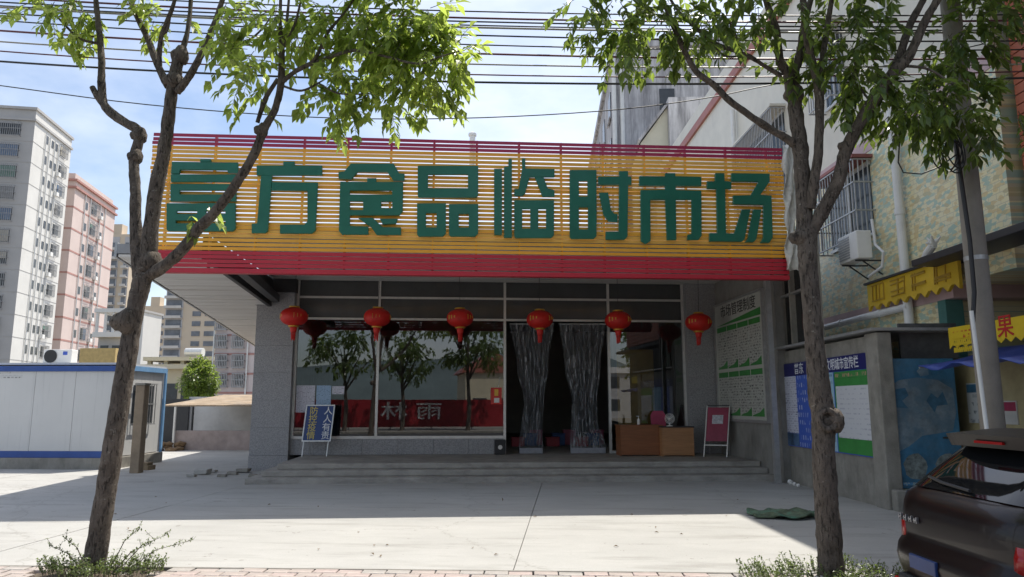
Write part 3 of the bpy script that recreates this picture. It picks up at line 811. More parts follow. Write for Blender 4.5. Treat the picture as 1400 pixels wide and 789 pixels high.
bt = thing('sanitiser_bottle', 'white pump bottle standing on the reddish desk', 'bottle', (p.x, 19.9, zt1 + .001))
m = MB(); m.lathe([(.035, 0), (.04, .01), (.04, .12), (.03, .15), (.014, .16), (.014, .18)], n=16); m.build('bottle_body', mWhite, bt, world=False, smooth=True)
m = MB(); m.lathe([(.007, .18), (.007, .22), (.02, .221), (.02, .235)], n=10); m.box(-.06, .0, -.007, .007, .222, .235); m.build('pump', mWhite, bt, world=False)
p = at(916, 576, 19.6)
fn = thing('desk_fan', 'small round white desk fan on the tan desk', 'fan', (p.x, 19.65, zt2 + .001))
m = MB(); m.lathe([(.09, 0), (.09, .015), (.02, .03), (.015, .08)], n=20); m.build('fan_base', mWhite, fn, world=False)
m = MB()
for r_ in (.13, .10, .06):
    m.tube([(r_ * math.cos(q * math.pi / 14), -.03, .2 + r_ * math.sin(q * math.pi / 14)) for q in range(29)], .006, 6, cap=False)
for q in range(14):
    a_ = q * math.pi / 7; m.tube([(.02 * math.cos(a_), -.035, .2 + .02 * math.sin(a_)), (.13 * math.cos(a_), -.03, .2 + .13 * math.sin(a_))], .003, 4)
m.build('fan_cage', mWhite, fn, world=False)
for q in range(3):
    a_ = q * 2.1; m = MB(); m.quad((0, .0, .2), (.10 * math.cos(a_), -.01, .2 + .1 * math.sin(a_)), (.105 * math.cos(a_ + .5), .01, .2 + .105 * math.sin(a_ + .5)), (.08 * math.cos(a_ + .9), .02, .2 + .08 * math.sin(a_ + .9))); m.build('fan_blade', mGalv, fn, world=False)
m = MB(); m.tube([(0, -.04, .2), (0, .08, .2)], .03, 12); m.build('motor', mWhite, fn, world=False)
# pink chair behind the desks
p = at(902, 540, 20.4)
ch = thing('plastic_chair', 'pink chair standing between the desks and the right shop window', 'chair', (p.x, 20.38, PLZ))
mPink = M('pink_plastic', (.42, .05, .12), .45)
m = MB(); m.box(-.22, .22, -.2, .2, .43, .46, .012); m.build('seat', mPink, ch, world=False)
m = MB(); m.prism([(-.20, .62), (.20, .62), (.22, 1.05), (.14, 1.18), (-.14, 1.18), (-.22, 1.05)], [], lambda u, w, d: Vector((u, .2 + d + (w - .5) * .1, w)), 0, .02); m.build('backrest', mPink, ch, world=False)
for sx in (-1, 1):
    m = MB(); m.bar((sx * .2, -.18, 0), (sx * .19, -.17, .43), .03); m.build('leg', mGalv, ch, world=False)
    m = MB(); m.bar((sx * .2, .2, 0), (sx * .19, .21, .75), .03); m.build('leg', mGalv, ch, world=False)
# red poster stand
p = at(978, 624, 19.2)
ps = thing('poster_stand', 'leaning red poster in a thin metal A frame stand below the rules board', 'poster stand', (p.x, 19.2, PLZ), R(-20))
mPoster = M('red_poster', (.28, .03, .07), .4, .2, 3)
sl = lambda u, w, d: Vector((u + (w) * .10, d + w * .26, w))
m = MB(); m.prism([(-.27, .40), (.27, .40), (.27, 1.28), (-.27, 1.28)], [], sl, -.015, 0); m.build('poster', mPoster, ps, world=False)
m = MB(); m.prism([(-.14, .85), (.14, .85), (.14, 1.08), (-.14, 1.08)], [], sl, -.022, -.016); m.build('pale_photo', M('pale_print', (.5, .5, .55), .5, .4, 12), ps, world=False)
for s in (-1, 1):
    m = MB(); m.bar(sl(s * .29, 0, 0), sl(s * .29, 1.33, 0), .025); m.build('leg', mAlu, ps, world=False)
    m = MB(); m.bar((s * .25 + .1, .75, .002), sl(s * .27, 1.28, .02), .02); m.build('leg', mGalv, ps, world=False)
m = MB(); m.bar(sl(-.29, 1.33, 0), sl(.29, 1.33, 0), .03); m.build('top_bar', mDarkSteel, ps, world=False)
m = MB(); m.bar(sl(-.29, .30, 0), sl(.29, .30, 0), .03); m.build('lower_bar', mAlu, ps, world=False)

# ================================================================ RULES BOARD on the party wall
ANG = math.atan2(-1, .05)
BN = Vector((1, .05, 0)).normalized()
def bw(px, py, off=0.0):      # pixel on the party wall plane -> u (right as seen), z, in a frame at (5.8,12.5)
    q = onplane(px, py, (5.80 - off, 12.5, 0), BN)
    lx = Vector((.05, -1, 0)).normalized()
    return (q - Vector((5.80, 12.5, 0))).dot(lx), q.z
def frame_thing(name, label, cat, p0, rz, group=None): return thing(name, label, cat, p0, rz, group)
rb = thing('rules_board', 'tall white board with green headings and columns of rules on the canopy side wall', 'notice board', (XW, 20.4, 0), -math.pi / 2)
def bw2(px, py):
    q = onplane(px, py, (XW, 20.4, 0), Vector((1, 0, 0))); return 20.4 - q.y, q.z
u0, zb0 = bw2(984, 574); u1, zb1 = bw2(1053, 573)
_, zt0 = bw2(984, 424); _, zt1_ = bw2(1051, 388)
zb = (zb0 + zb1) / 2; zt = (zt0 + zt1_) / 2
u0 = max(u0, .0)
m = MB(); m.box(u0, u1, -.06, -.01, zb, zt, .008); m.build('board_panel', M('board_white', (.50, .51, .47), .45, .06, 2), rb, world=False)
for (a_, c_, z0, z1) in ((u0 - .04, u1 + .04, zb - .06, zb - .002), (u0 - .04, u1 + .04, zt + .002, zt + .05)):
    m = MB(); m.box(a_, c_, -.09, -.005, z0, z1); m.build('board_frame', mGalv, rb, world=False)
for a_ in (u0 - .04, u1 + .002):
    m = MB(); m.box(a_, a_ + .038, -.088, -.006, zb - .001, zt + .001); m.build('board_frame', mGalv, rb, world=False)
mGreenP = M('green_print', (.05, .26, .06), .45, .15, 3); mRules = printmat('rules_print', (.50, .51, .47), (.08, .08, .08), .07, .2, .35)
cw = (u1 - u0 - .24) / 4; hb = zt - zb
for rrow in range(2):
    for c_ in range(4):
        xa = u0 + .12 + c_ * cw + .03; xb = xa + cw - .06
        zt_ = zb + hb * (.80 if rrow == 0 else .40); zl = zb + hb * (.43 if rrow == 0 else .03)
        m = MB(); m.box(xa, xb, -.066, -.0605, zl, zt_ - .14 * 1); m.build('rule_sheet', mRules, rb, world=False)
        m = MB(); m.box(xa, xb, -.0675, -.061, zt_ - .139, zt_); m.build('green_heading', mGreenP, rb, world=False)
        m = MB(); m.prism([(xa, zl), (xb, zl), (xb, zl + .22), (xa + (xb - xa) * .6, zl + .10), (xa, zl + .03)], [], lambda u, w, d: Vector((u, d, w)), -.0685, -.0665); m.build('green_wave', mGreenP, rb, world=False)
m = MB(); m.prism([(u0 + .12, zb + hb * .815), (u1 - .1, zb + hb * .815), (u1 - .1, zb + hb * .875), (u0 + 1.2, zb + hb * .835)], [], lambda u, w, d: Vector((u, d, w)), -.0675, -.0605); m.build('green_wave', mGreenP, rb, world=False)
mInk = M('black_ink', (.03, .03, .03), .5)
text('title_text', '市场管理制度', .36, mInk, rb, XZ((u0 + u1) / 2 + .05, -.062, zb + hb * .925, 1.15), .002, .006)
# steel post and cable at the end of the party wall
p = Vector((at(1058, 560, 16.35).x, 16.35, 0))
sp = thing('steel_post', 'square grey steel post at the end of the canopy side wall', 'post', (p.x, p.y, 0))
m = MB(); m.bar((p.x, p.y, -.02), (p.x, p.y, 5.6), .12, .12); m.build('post_shaft', mGalv, sp)
m = MB(); m.box(p.x - .14, p.x + .14, p.y - .14, p.y + .14, -.02, .012, .004); m.build('base_plate', mGalv, sp)

_cm = cmat(YAW)
_rz = Matrix.Rotation(TURN, 3, 'Z')
for o in list(COL.objects):
    if o.name not in _before and o.parent is None:
        o.location = _rz @ o.location; o.rotation_euler.z += TURN

# ================================================================ BOUNDARY WALL with propaganda board
wl_ = thing('boundary_wall', 'weathered concrete wall with end post and roof edge along the right side of the forecourt', 'wall', (5.80, 12.5, 0), ANG)
ua, _ = bw(1198, 640); ub, _ = bw(1068, 640)
m = MB(); m.box(ub, ua, 0.0, .2, -.03, 2.95, .01); m.build('wall_panel', mOldConcrete, wl_, world=False)
uc, _ = bw(1216, 640)
m = MB(); m.box(ua + .005, uc, -.05, .21, -.03, 2.98, .02); m.build('end_post', mOldConcrete, wl_, world=False)
m = MB(); m.box(ub, uc + .1, -.18, 1.5, 3.0, 3.05); m.build('coping_roof', mGalv, wl_, world=False)
# square opening above the wall next to the steel post
u_a, z_a = bw(1072, 488); u_b, z_b = bw(1092, 400)
ow = thing('window_opening', 'tall dark window with rusty frame above the boundary wall', 'window', (5.80, 12.5, 0), ANG)
m = MB(); m.box(u_a, u_b + .6, .10, .25, 3.06, 5.6); m.build('dark_pane', M('dark_glass', (.02, .022, .025), .15), ow, world=False)
for uu in (u_a - .06, u_a + .55, u_b + .55):
    m = MB(); m.box(uu, uu + .07, -.02, .24, 3.055, 5.6); m.build('window_frame', mOldConcrete, ow, world=False)
m = MB(); m.box(u_a + .02, u_b + .54, -.01, .2, 4.2, 4.25); m.build('window_bar', mGalv, ow, world=False)
# board
pb = thing('propaganda_board', 'blue headed public notice board with printed sheets on the boundary wall', 'notice board', (5.80, 12.5, 0), ANG)
u0, z0a = bw(1072, 617); u1, z0b = bw(1199, 614)
_, z1a = bw(1070, 503); _, z1b = bw(1195, 475)
zb, zt = .5 * (z0a + z0b) , .5 * (z1a + z1b)
bl = zt - zb; wd = u1 - u0
mNavy = M('navy_print', (.018, .02, .13), .4, .1, 3); mBlueP = M('blue_print', (.05, .11, .50), .4, .15, 3)
def cell(fa, fb, ga, gb, mat, nm_, y=-.035):
    m = MB(); m.box(u0 + wd * fa, u0 + wd * fb, y, y + .006, zb + bl * ga, zb + bl * gb); return m.build(nm_, mat, pb, world=False)
m = MB(); m.box(u0, u1, -.027, -.002, zb, zt); m.build('board_panel', mBlueP, pb, world=False)
cell(0, 1, .845, 1, mNavy, 'blue_header')
cell(.01, .235, .16, .84, printmat('print_white', (.60, .62, .72), (.2, .2, .32), .05, .2, .45), 'printed_sheet')
cell(.01, .235, 0.01, .155, M('landscape_print', (.06, .12, .22), .4, .8, 3), 'picture_strip')
cell(.245, .44, .01, .84, printmat('print_blue', (.05, .12, .52), (.45, .5, .7), .16, .12, .45), 'printed_sheet')
cell(.45, .665, .01, .84, printmat('print_cyan', (.33, .52, .66), (.12, .24, .38), .14, .4, .7), 'printed_sheet')
cell(.675, .99, .01, .84, mGreenP, 'green_sheet')
cell(.69, .985, .16, .69, printmat('print_table', (.62, .63, .66), (.42, .43, .5), .09, .5, .75), 'printed_table', -.042)
text('header_text', '普东', .26, mWhiteInk, pb, XZ(bw(1094, 500)[0], -.037, zb + bl * .915, 1.0), .002, .006)
ua1, ua2 = bw(1131, 490)[0], bw(1176, 490)[0]
text('header_text', '文明城市宣传栏', .24, mWhiteInk, pb, XZ((ua1 + ua2) / 2, -.037, zb + bl * .915, (ua2 - ua1) / (7 * .24)), .002, .006)
cell(.69, .98, .775, .825, printmat('print_red', (.06, .25, .07), (.7, .3, .25), .09, .06, .3), 'red_heading', -.042)
for k, (uu, s) in enumerate(((-1.9, .06), (-2.05, .045), (.2, .04))):
    lx = Vector((.05, -1, 0)).normalized()
    q = Vector((5.8, 12.5, 0)) + lx * (ub + 1.0 + k * .22) - BN * .18
    m = MB(); b = bmesh.new(); bmesh.ops.create_icosphere(b, subdivisions=2, radius=s)
    for v in b.verts: v.co = v.co * random.uniform(.8, 1.15) + Vector((q.x, q.y, s * .75))
    m.addbm(b)
    tag(m.build('white_stone', mWhite), 'small pale stone lying at the foot of the boundary wall', 'stone', 'pale stones by the boundary wall')

# blue poster gate closing the alley beside the wall
YG = 12.95
g0, g1 = at(1224, 668, YG), at(1303, 490, YG)
gt = thing('poster_gate', 'tall blue and white printed metal door beside the concrete end post', 'door', ((g0.x + g1.x) / 2, YG, .22))
m = MB(); m.box(g0.x, g1.x, YG, YG + .04, g0.z, g1.z, .006); m.build('door_leaf', M('poster_blue', (.035, .14, .25), .45, .45, 2.5, grime=.5, gcol=(.12, .17, .2), gscale=2), gt)
mPal = M('poster_white', (.16, .21, .25), .5, .4, 4, grime=.7, gcol=(.07, .15, .22), gscale=3, gpos=(.42, .6)); mDBlue = M('poster_deep_blue', (.04, .12, .20), .4, .4, 4)
gw, gh = g1.x - g0.x, g1.z - g0.z
def gp(poly, mat, nm_, y=-.004):
    m = MB(); m.prism([(g0.x + gw * a_, g1.z - gh * c_) for a_, c_ in poly], [], lambda u, w, d: Vector((u, YG + d, w)), y, y + .003); m.build(nm_, mat, gt)
gp([(.03, .22), (.18, .17), (.45, .15), (.75, .17), (.95, .24), (.97, .42), (.9, .56), (.7, .58), (.45, .60), (.25, .68), (.10, .72), (.04, .6)], mPal, 'pale_cloud')
gp([(.04, .30), (.12, .24), (.26, .23), (.30, .29), (.20, .33), (.28, .39), (.06, .38)], mDBlue, 'blue_shape', -.007)
gp([(.55, .33), (.63, .27), (.72, .31), (.80, .26), (.86, .36), (.70, .37), (.66, .42), (.6, .37)], mDBlue, 'blue_shape', -.007)
gp([(.45, .10), (.52, .06), (.62, .07), (.62, .13), (.5, .14)], mPal, 'pale_emblem')
mRound = M('round_photo', (.15, .18, .18), .5, .8, 8)
for cx_ in (.32, .78):
    gp([(cx_ + (.17 + .012 * math.sin(3 * q)) * math.cos(q * .42), .835 - (.10 + .006 * math.cos(2 * q)) * math.sin(q * .42)) for q in range(15)], mRound, 'round_picture')
gp([(.12, .955), (.9, .955), (.9, .975), (.12, .975)], printmat('gate_print', (.06, .22, .42), (.5, .5, .35), .05, .08, .3), 'print_line')
m = MB(); m.bar((g1.x - .30, YG - .03, (g0.z + g1.z) / 2 - .25), (g1.x + .05, YG - .03, (g0.z + g1.z) / 2 - .25), .03); m.build('latch', mDarkSteel, gt)
m = MB(); m.box(g0.x - .1, g1.x + .1, YG - .25, YG + .6, -.03, g0.z - .01, .02); tag(m.build('door_step', mOldConcrete), 'raised concrete doorstep below the blue printed door', 'step')
# dark panel above the gate
q0, q1 = at(1232, 488, YG + .3), at(1283, 442, YG + .3)
m = MB(); m.box(q0.x, q1.x + .3, YG + .3, YG + .36, g1.z + .02, q1.z); tag(m.build('transom_panel', M('grey_sheet', (.10, .10, .10), .7, .4, 3)), 'dark stained sheet panel above the blue printed door', 'panel')

# ================================================================ RIGHT-HAND BUILDING (yellow tiles)
YO = Vector((7.30, 13.0, 0)); YDIR = Vector((.06, -1, 0)).normalized(); YN = Vector((1, .06, 0)).normalized()
YANG = math.atan2(-1, .06)
def yw(px, py, off=0.0):
    q = onplane(px, py, YO - YN * off, YN)
    return (q - YO).dot(YDIR), q.z
yb = thing('tiled_building', 'four storey tiled building with pale yellow walls, pink bands and red roof edge', 'building', YO, YANG)
mt, n_, l_, b_s = newmat('flecked_tile')
t_ = n_.new('ShaderNodeTexCoord')
def brick(sc, w, h, c1, c2, mor, ms):
    sx = n_.new('ShaderNodeSeparateXYZ'); cx = n_.new('ShaderNodeCombineXYZ')
    l_.new(t_.outputs['Object'], sx.inputs[0]); l_.new(sx.outputs['X'], cx.inputs[0]); l_.new(sx.outputs['Z'], cx.inputs[1])
    b_ = n_.new('ShaderNodeTexBrick'); b_.inputs['Brick Width'].default_value = w; b_.inputs['Row Height'].default_value = h
    b_.inputs['Scale'].default_value = sc; b_.inputs['Mortar Size'].default_value = ms
    b_.inputs['Color1'].default_value = c4(c1); b_.inputs['Color2'].default_value = c4(c2); b_.inputs['Mortar'].default_value = c4(mor)
    l_.new(cx.outputs[0], b_.inputs['Vector']); return b_, cx
b1, cx1 = brick(1, .19, .095, (.78, .70, .42), (.74, .69, .48), (.56, .52, .38), .006)
vn = n_.new('ShaderNodeTexVoronoi'); vn.inputs['Scale'].default_value = 9.5
vm = n_.new('ShaderNodeMapping'); vm.inputs['Scale'].default_value = (.8, 1.7, 1); vm.inputs['Rotation'].default_value = (0, 0, .5)
l_.new(cx1.outputs[0], vm.inputs[0]); l_.new(vm.outputs[0], vn.inputs['Vector'])
vr = n_.new('ShaderNodeValToRGB'); vr.color_ramp.elements[0].position = .66; vr.color_ramp.elements[1].position = .70
sc_ = n_.new('ShaderNodeSeparateColor'); l_.new(vn.outputs['Color'], sc_.inputs[0]); l_.new(sc_.outputs[0], vr.inputs[0])
mx1 = n_.new('ShaderNodeMixRGB'); mx1.inputs[2].default_value = (.34, .50, .44, 1)
mf = n_.new('ShaderNodeMath'); mf.operation = 'MULTIPLY'; mf.inputs[1].default_value = .8
l_.new(vr.outputs[0], mf.inputs[0]); l_.new(mf.outputs[0], mx1.inputs[0]); l_.new(b1.outputs['Color'], mx1.inputs[1])
vr2 = n_.new('ShaderNodeValToRGB'); vr2.color_ramp.elements[0].position = .70; vr2.color_ramp.elements[1].position = .74
l_.new(sc_.outputs[1], vr2.inputs[0])
mx2 = n_.new('ShaderNodeMixRGB'); mx2.inputs[2].default_value = (.62, .46, .20, 1)
mf2 = n_.new('ShaderNodeMath'); mf2.operation = 'MULTIPLY'; mf2.inputs[1].default_value = .6
l_.new(vr2.outputs[0], mf2.inputs[0]); l_.new(mf2.outputs[0], mx2.inputs[0]); l_.new(mx1.outputs[0], mx2.inputs[1])
l_.new(mx2.outputs[0], b_s.inputs['Base Color']); b_s.inputs['Roughness'].default_value = .4
mYTile = mt
mWTile = M('pale_tile', (.64, .61, .52), .5, .08, 1.2, grime=.35, gcol=(.42, .40, .36), gscale=.8, gstretch=(1, 1, .4))
mBand = M('pink_band', (.48, .34, .34), .5, .12, 2)
mRTrim = M('red_trim', (.34, .11, .08), .5, .15, 3)
uN, _ = yw(1386, 330); uF = -26.0
_, zBand = yw(1250, 150); _, zBand2 = yw(1175, 430)
_, zTop = yw(1005, 100)
zEave = 4.85
def ybox(a_, b_, y0, y1, z0, z1, mat, nm_, ch=0): m = MB(); m.box(a_, b_, y0, y1, z0, z1, ch); return m.build(nm_, mat, yb, world=False)
ybox(uF, uN, 0, 7, zBand2 + .12, zBand - .2, mYTile, 'wall')
ybox(uF, -0.55, .001, 7, -.03, zBand2 - .12, mYTile, 'wall')
ybox(uF, uN, -.012, 7, zBand - .198, zBand + .10, mBand, 'band')
ybox(uF, -0.2, -.012, 6.9, zBand2 - .118, zBand2 + .118, mBand, 'band')
ybox(uF, uN, 0, 7, zBand + .102, zTop - .2, mWTile, 'wall')
ybox(uF - .1, uN + .1, -.10, 7, zTop - .198, zTop + .12, mRTrim, 'roof_edge')
ybox(uF, uN, .1, 6.9, zTop + .122, zTop + .9, mWTile, 'parapet')
# shop bay at the near end of the ground floor
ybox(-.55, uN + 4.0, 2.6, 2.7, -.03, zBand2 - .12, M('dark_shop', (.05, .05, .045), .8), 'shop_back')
uT, _ = yw(1290, 430)
ybox(uT - .12, uT + .12, -.02, .3, -.03, zBand2 - .119, M('teal_tile', (.08, .20, .18), .4), 'column')
ybox(uT + .125, uN, .02, .2, -.03, 2.55, M('tan_tile', (.34, .29, .16), .5, .15, 4), 'shop_front')
# projecting slab over the shop
ua_, za_ = yw(1262, 372, .5); ub_, zb_ = yw(1400, 302, .5)
zs = (za_ + zb_) / 2
ybox(ua_, uN + 5, -.7, 0.0, zs - .05, zs + .07, mDarkSteel, 'shop_slab', .01)
# window bars, ac units
def barred_window(px0, px1, pyt, pyb, lint, prot=.42):
    pm_ = (px0 + px1) / 2
    a_, zl = yw(px1, pyb, .0); _, zh = yw(px1, pyt, .0); c_, _ = yw(px0, pyt, .0)
    x0, x1 = min(a_, c_), max(a_, c_)
    w = ybox(x0 + .1, x1 - .1, -.02, .05, zl + .1, zh - .1, M('window_glass_dark', (.04, .05, .06), .1), 'window')
    def sub(m_, nm_, mat): return m_.build(nm_, mat, w, world=False)
    m_ = MB(); m_.box(x0 + .04, x1 - .04, -.05, -.021, zl + .03, zl + .1); m_.box(x0 + .04, x1 - .04, -.05, -.021, zh - .1, zh - .03)
    m_.box((x0 + x1) / 2 - .03, (x0 + x1) / 2 + .03, -.05, -.021, zl + .1, zh - .1); sub(m_, 'frame', mAlu)
    nb_ = int((x1 - x0) / .13)
    for k in range(nb_ + 1):
        xx = x0 + (x1 - x0) * k / nb_
        m_ = MB(); m_.bar((xx, -prot, zl), (xx, -prot, zh), .022); sub(m_, 'bar', mGalv)
    for s in range(1, 4):
        for xx in (x0, x1):
            m_ = MB(); m_.bar((xx, -prot * s / 4, zl), (xx, -prot * s / 4, zh), .02); sub(m_, 'side_bar', mGalv)
    for zz in (zl, zl + (zh - zl) * .33, zl + (zh - zl) * .7, zh):
        m_ = MB(); m_.bar((x0, -prot - .012, zz), (x1, -prot - .012, zz), .03)
        for xx in (x0, x1): m_.bar((xx, -prot, zz), (xx, 0, zz), .03)
        sub(m_, 'cage_rail', mGalv)
    m_ = MB(); m_.box(x0 - .06, x1 + .06, -.46, 0, zh + .03, zh + .10); sub(m_, 'lintel', lint)
    return x0, x1, zl, zh
wx0, wx1, wz0, wz1 = barred_window(1128, 1200, 212, 322, M('faded_red', (.26, .09, .08), .6, .2, 3))
barred_window(1014, 1080, 140, 258, mWTile)
barred_window(1120, 1160, 20, 130, mWTile)
def acunit(px, py, off, sc, label, parent_fn):
    u_, z_ = yw(px, py, off)
    q = YO + YDIR * u_ - YN * 0
    t = thing('air_conditioner', label, 'air conditioner', (q.x, q.y, z_), YANG)
    w, h, d = .85 * sc, .60 * sc, .32 * sc
    m = MB(); m.box(-w / 2, w / 2, -off - d / 2, -off + d / 2, 0, h, .02); m.build('casing', mWhite, t, world=False)
    m = MB()
    for k in range(9): m.box(-w / 2 + .03, w * .12, -off - d / 2 - .012, -off - d / 2 - .002, .06 + k * (h - .1) / 9, .06 + k * (h - .1) / 9 + .03)
    m.build('grille', mGalv, t, world=False)
    for s in (-1, 1):
        m = MB(); m.bar((s * w * .36, -off - d / 2, -.03), (s * w * .36, -.01, -.03), .03); m.bar((s * w * .36, -off, -.04), (s * w * .36, -.02, -.33), .025); m.build('bracket', mDarkSteel, t, world=False)
    return t
acunit(1170, 358, .42, 1.0, 'white air conditioner unit below the barred window', None)
def ypipe(pts, r, mat, label, nm_='drain_pipe', off=.14, group=None, rings=True):
    P_ = []
    for px, py in pts:
        u_, z_ = yw(px, py, off); P_.append(YO + YDIR * u_ - YN * off + Vector((0, 0, z_)))
    m = MB(); m.tube(P_, r, 12)
    if rings:
        for k in range(len(P_) - 1):
            L = (P_[k + 1] - P_[k]).length
            for s in range(int(L / 1.5)):
                q = P_[k].lerp(P_[k + 1], (s + .7) * 1.5 / L) if (s + .7) * 1.5 < L else None
                if q is not None:
                    dd = (P_[k + 1] - P_[k]).normalized() * .06; m.tube([q - dd, q + dd], r * 1.18, 12)
    return tag(m.build(nm_, mat, smooth=False), label, 'pipe', group)
u_, _ = yw(1232, 310, .14)
zz0 = yw(1241, 438, .14)[1]
q = YO + YDIR * u_ - YN * .14
m = MB(); m.tube([(q.x, q.y, zz0 - .3), (q.x, q.y, zTop - .3)], .085, 14)
for k in range(6): m.tube([(q.x, q.y, zz0 + .4 + k * 1.7), (q.x, q.y, zz0 + .52 + k * 1.7)], .10, 14)
tag(m.build('drain_pipe', mPVC), 'thick white vertical drain pipe on the yellow tiled wall', 'pipe')
ypipe([(1242, 419), (1180, 434), (1108, 453)], .07, mPVC, 'white pipe running sideways above the boundary wall roof', off=.16)
u_, _ = yw(1002, 160, .14); q = YO + YDIR * u_ - YN * .14
m = MB(); m.tube([(q.x, q.y, 4.0), (q.x, q.y, yw(1002, 150, .14)[1])], .08, 10); m.tube([(q.x, q.y, 6.0), (q.x, q.y, 6.15)], .1, 10)
tag(m.build('drain_pipe', mPVC), 'white drain pipe on the far end of the pale tiled wall', 'pipe')
ypipe([(1192, 300), (1197, 335), (1208, 345), (1206, 365), (1188, 378)], .03, mPVC, 'thin white hose curving beside the air conditioner', 'hose', .3, rings=False)
# pvc elbow sticking out, wrapped in plastic
P_ = [YO + YDIR * yw(px, py, .5)[0] - YN * .5 + Vector((0, 0, yw(px, py, .5)[1])) for px, py in ((1262, 362), (1268, 346), (1276, 335))]
m = MB(); m.tube(P_, .07, 12); 
for k in range(10):
    m.tube([P_[2], P_[2] + Vector((random.uniform(-.12, .12), random.uniform(-.12, .12), random.uniform(.02, .16)))], [.05, .012], 6)
tag(m.build('pipe_stub', mPVC), 'short white pipe stub wrapped in ragged plastic above the yellow sign', 'pipe')
# yellow sign board with raised outlined characters
ys_ = thing('yellow_sign', 'weathered yellow shop sign with raised characters and scalloped lower edge', 'sign', YO, YANG)
ua_, zl1 = yw(1188, 428, .25); ub_, zl2 = yw(1312, 392, .25)
_, zh1 = yw(1188, 392, .25); _, zh2 = yw(1312, 346, .25)
zl, zh = (zl1 + zl2) / 2, (zh1 + zh2) / 2
mYS = M('yellow_sign_paint', (.60, .40, .03), .5, .15, 2, grime=.3, gcol=(.4, .28, .05), gscale=3)
poly = [(ub_, zh), (ua_, zh), (ua_, zl)]
nsc = 9
for k in range(nsc):
    xa = ua_ + (ub_ - ua_) * k / nsc; xb = ua_ + (ub_ - ua_) * (k + 1) / nsc
    poly += [(xa + (xb - xa) * .35, zl + .10), (xa + (xb - xa) * .65, zl + .10), (xb, zl)]
m = MB(); m.prism(poly, [], lambda u, w, d: Vector((u, d, w)), -.25, -.19); m.build('sign_panel', mYS, ys_, world=False)
m = MB(); m.box(ua_ - .05, ub_ + .05, -.30, -.02, zh + .003, zh + .045); m.build('top_rail', mDarkSteel, ys_, world=False)
mYOut = M('sign_outline', (.40, .25, .03), .5)
for g_ in range(4):      # worn raised strokes, no longer readable
    gxc, gzc, gs = ua_ + (ub_ - ua_) * (.14 + .24 * g_), (zl + zh) / 2 + .06, min(.24, (zh - zl) * .33)
    m = MB()
    for q in range(7):
        a0, a1 = random.uniform(-1, 1), random.uniform(-1, 1); fx_ = random.random() < .5
        P0 = (gxc + gs * 1.4 * (-.9 if fx_ else a0), -.262, gzc + gs * (a1 if fx_ else -.9)); P1 = (gxc + gs * 1.4 * (.9 if fx_ else a0 + .1), -.262, gzc + gs * (a1 + .08 if fx_ else .9))
        m.bar(P0, P1, .022, .022)
    m.build('raised_character', mYOut, ys_, world=False, kind='stuff')
# fruit banner, tarpaulin awning
fb = thing('fruit_banner', 'yellow fruit shop banner with large red character and zigzag edge', 'banner', YO, YANG)
OFB = .75
ua_, _ = yw(1298, 470, OFB); _, z1_ = yw(1300, 453, OFB); _, z0_ = yw(1300, 482, OFB)
_, z2_ = yw(1385, 428, OFB); _, z3_ = yw(1385, 462, OFB)
zt_, zb_ = (z1_ + z2_) / 2, (z0_ + z3_) / 2
ub_ = uN + 2.2
poly = [(ub_, zt_), (ua_, zt_), (ua_, zb_)]
nsc = 14
for k in range(nsc):
    xa = ua_ + (ub_ - ua_) * k / nsc; xb = ua_ + (ub_ - ua_) * (k + 1) / nsc
    poly += [((xa + xb) / 2, zb_ + .07), (xb, zb_)]
m = MB(); m.prism(poly, [], lambda u, w, d: Vector((u, d, w)), -OFB, -OFB + .01); m.build('banner_sheet', M('banner_yellow', (.62, .44, .02), .5, .1, 2), fb, world=False)
mRInk = M('red_ink', (.42, .02, .02), .5); mKInk = mInk
uc_, zc_ = yw(1375, 452, OFB)
text('banner_character', '果', .36, mRInk, fb, XZ(uc_, -OFB - .004, (zt_ + zb_) / 2 + .04, 1.0), .002, .012)
uc2, _ = yw(1401, 452, OFB)
pass
uc3, _ = yw(1315, 463, OFB)
pr_ = printmat('banner_print_red', (.62, .44, .02), (.42, .02, .02), .13, .10, .3); pk_ = printmat('banner_print_black', (.62, .44, .02), (.05, .04, .02), .09, .05, .35)
for (dz0, dz1, mt_) in ((.07, .19, pr_), (.22, .30, pk_), (.33, .41, pk_)):
    m = MB(); m.box(uc3 - .22, uc3 + .26, -OFB - .006, -OFB - .002, zt_ - dz1, zt_ - dz0); m.build('small_print', mt_, fb, world=False)
pass
pass
for uu in (ua_ + .05, ub_ - .05):
    m = MB(); m.bar((uu, -OFB + .02, zt_ - .02), (uu, -.0, zt_ + .05), .03); m.build('arm', mDarkSteel, fb, world=False)
aw = thing('tarpaulin_awning', 'sagging blue tarpaulin awning under the yellow fruit banner', 'awning', YO, YANG)
m = MB(); NU, NV = 16, 6
for j in range(NV + 1):
    for i in range(NU + 1):
        s, t2 = i / NU, j / NV
        u_ = ua_ + (ub_ - ua_) * s; d_ = -.05 - 1.25 * t2
        z_ = zb_ + .02 - .28 * t2 - .10 * math.sin(s * math.pi * 3) ** 2 * t2 - .05 * math.sin(t2 * 3.1)
        m.v.append(Vector((u_, d_, z_)))
for j in range(NV):
    for i in range(NU):
        a_ = j * (NU + 1) + i; m.f.append((a_, a_ + 1, a_ + NU + 2, a_ + NU + 1))
tp = m.build('tarpaulin', M('blue_tarp', (.025, .06, .30), .5, .2, 3), aw, world=False, smooth=True)
tp.modifiers.new('thick', 'SOLIDIFY').thickness = .008
for uu in (ua_ + .02, ub_ - .1):
    m = MB(); m.bar((uu, -.02, zb_ - .1), (uu, -1.29, zb_ - .3), .03); m.build('support_arm', mGalv, aw, world=False)
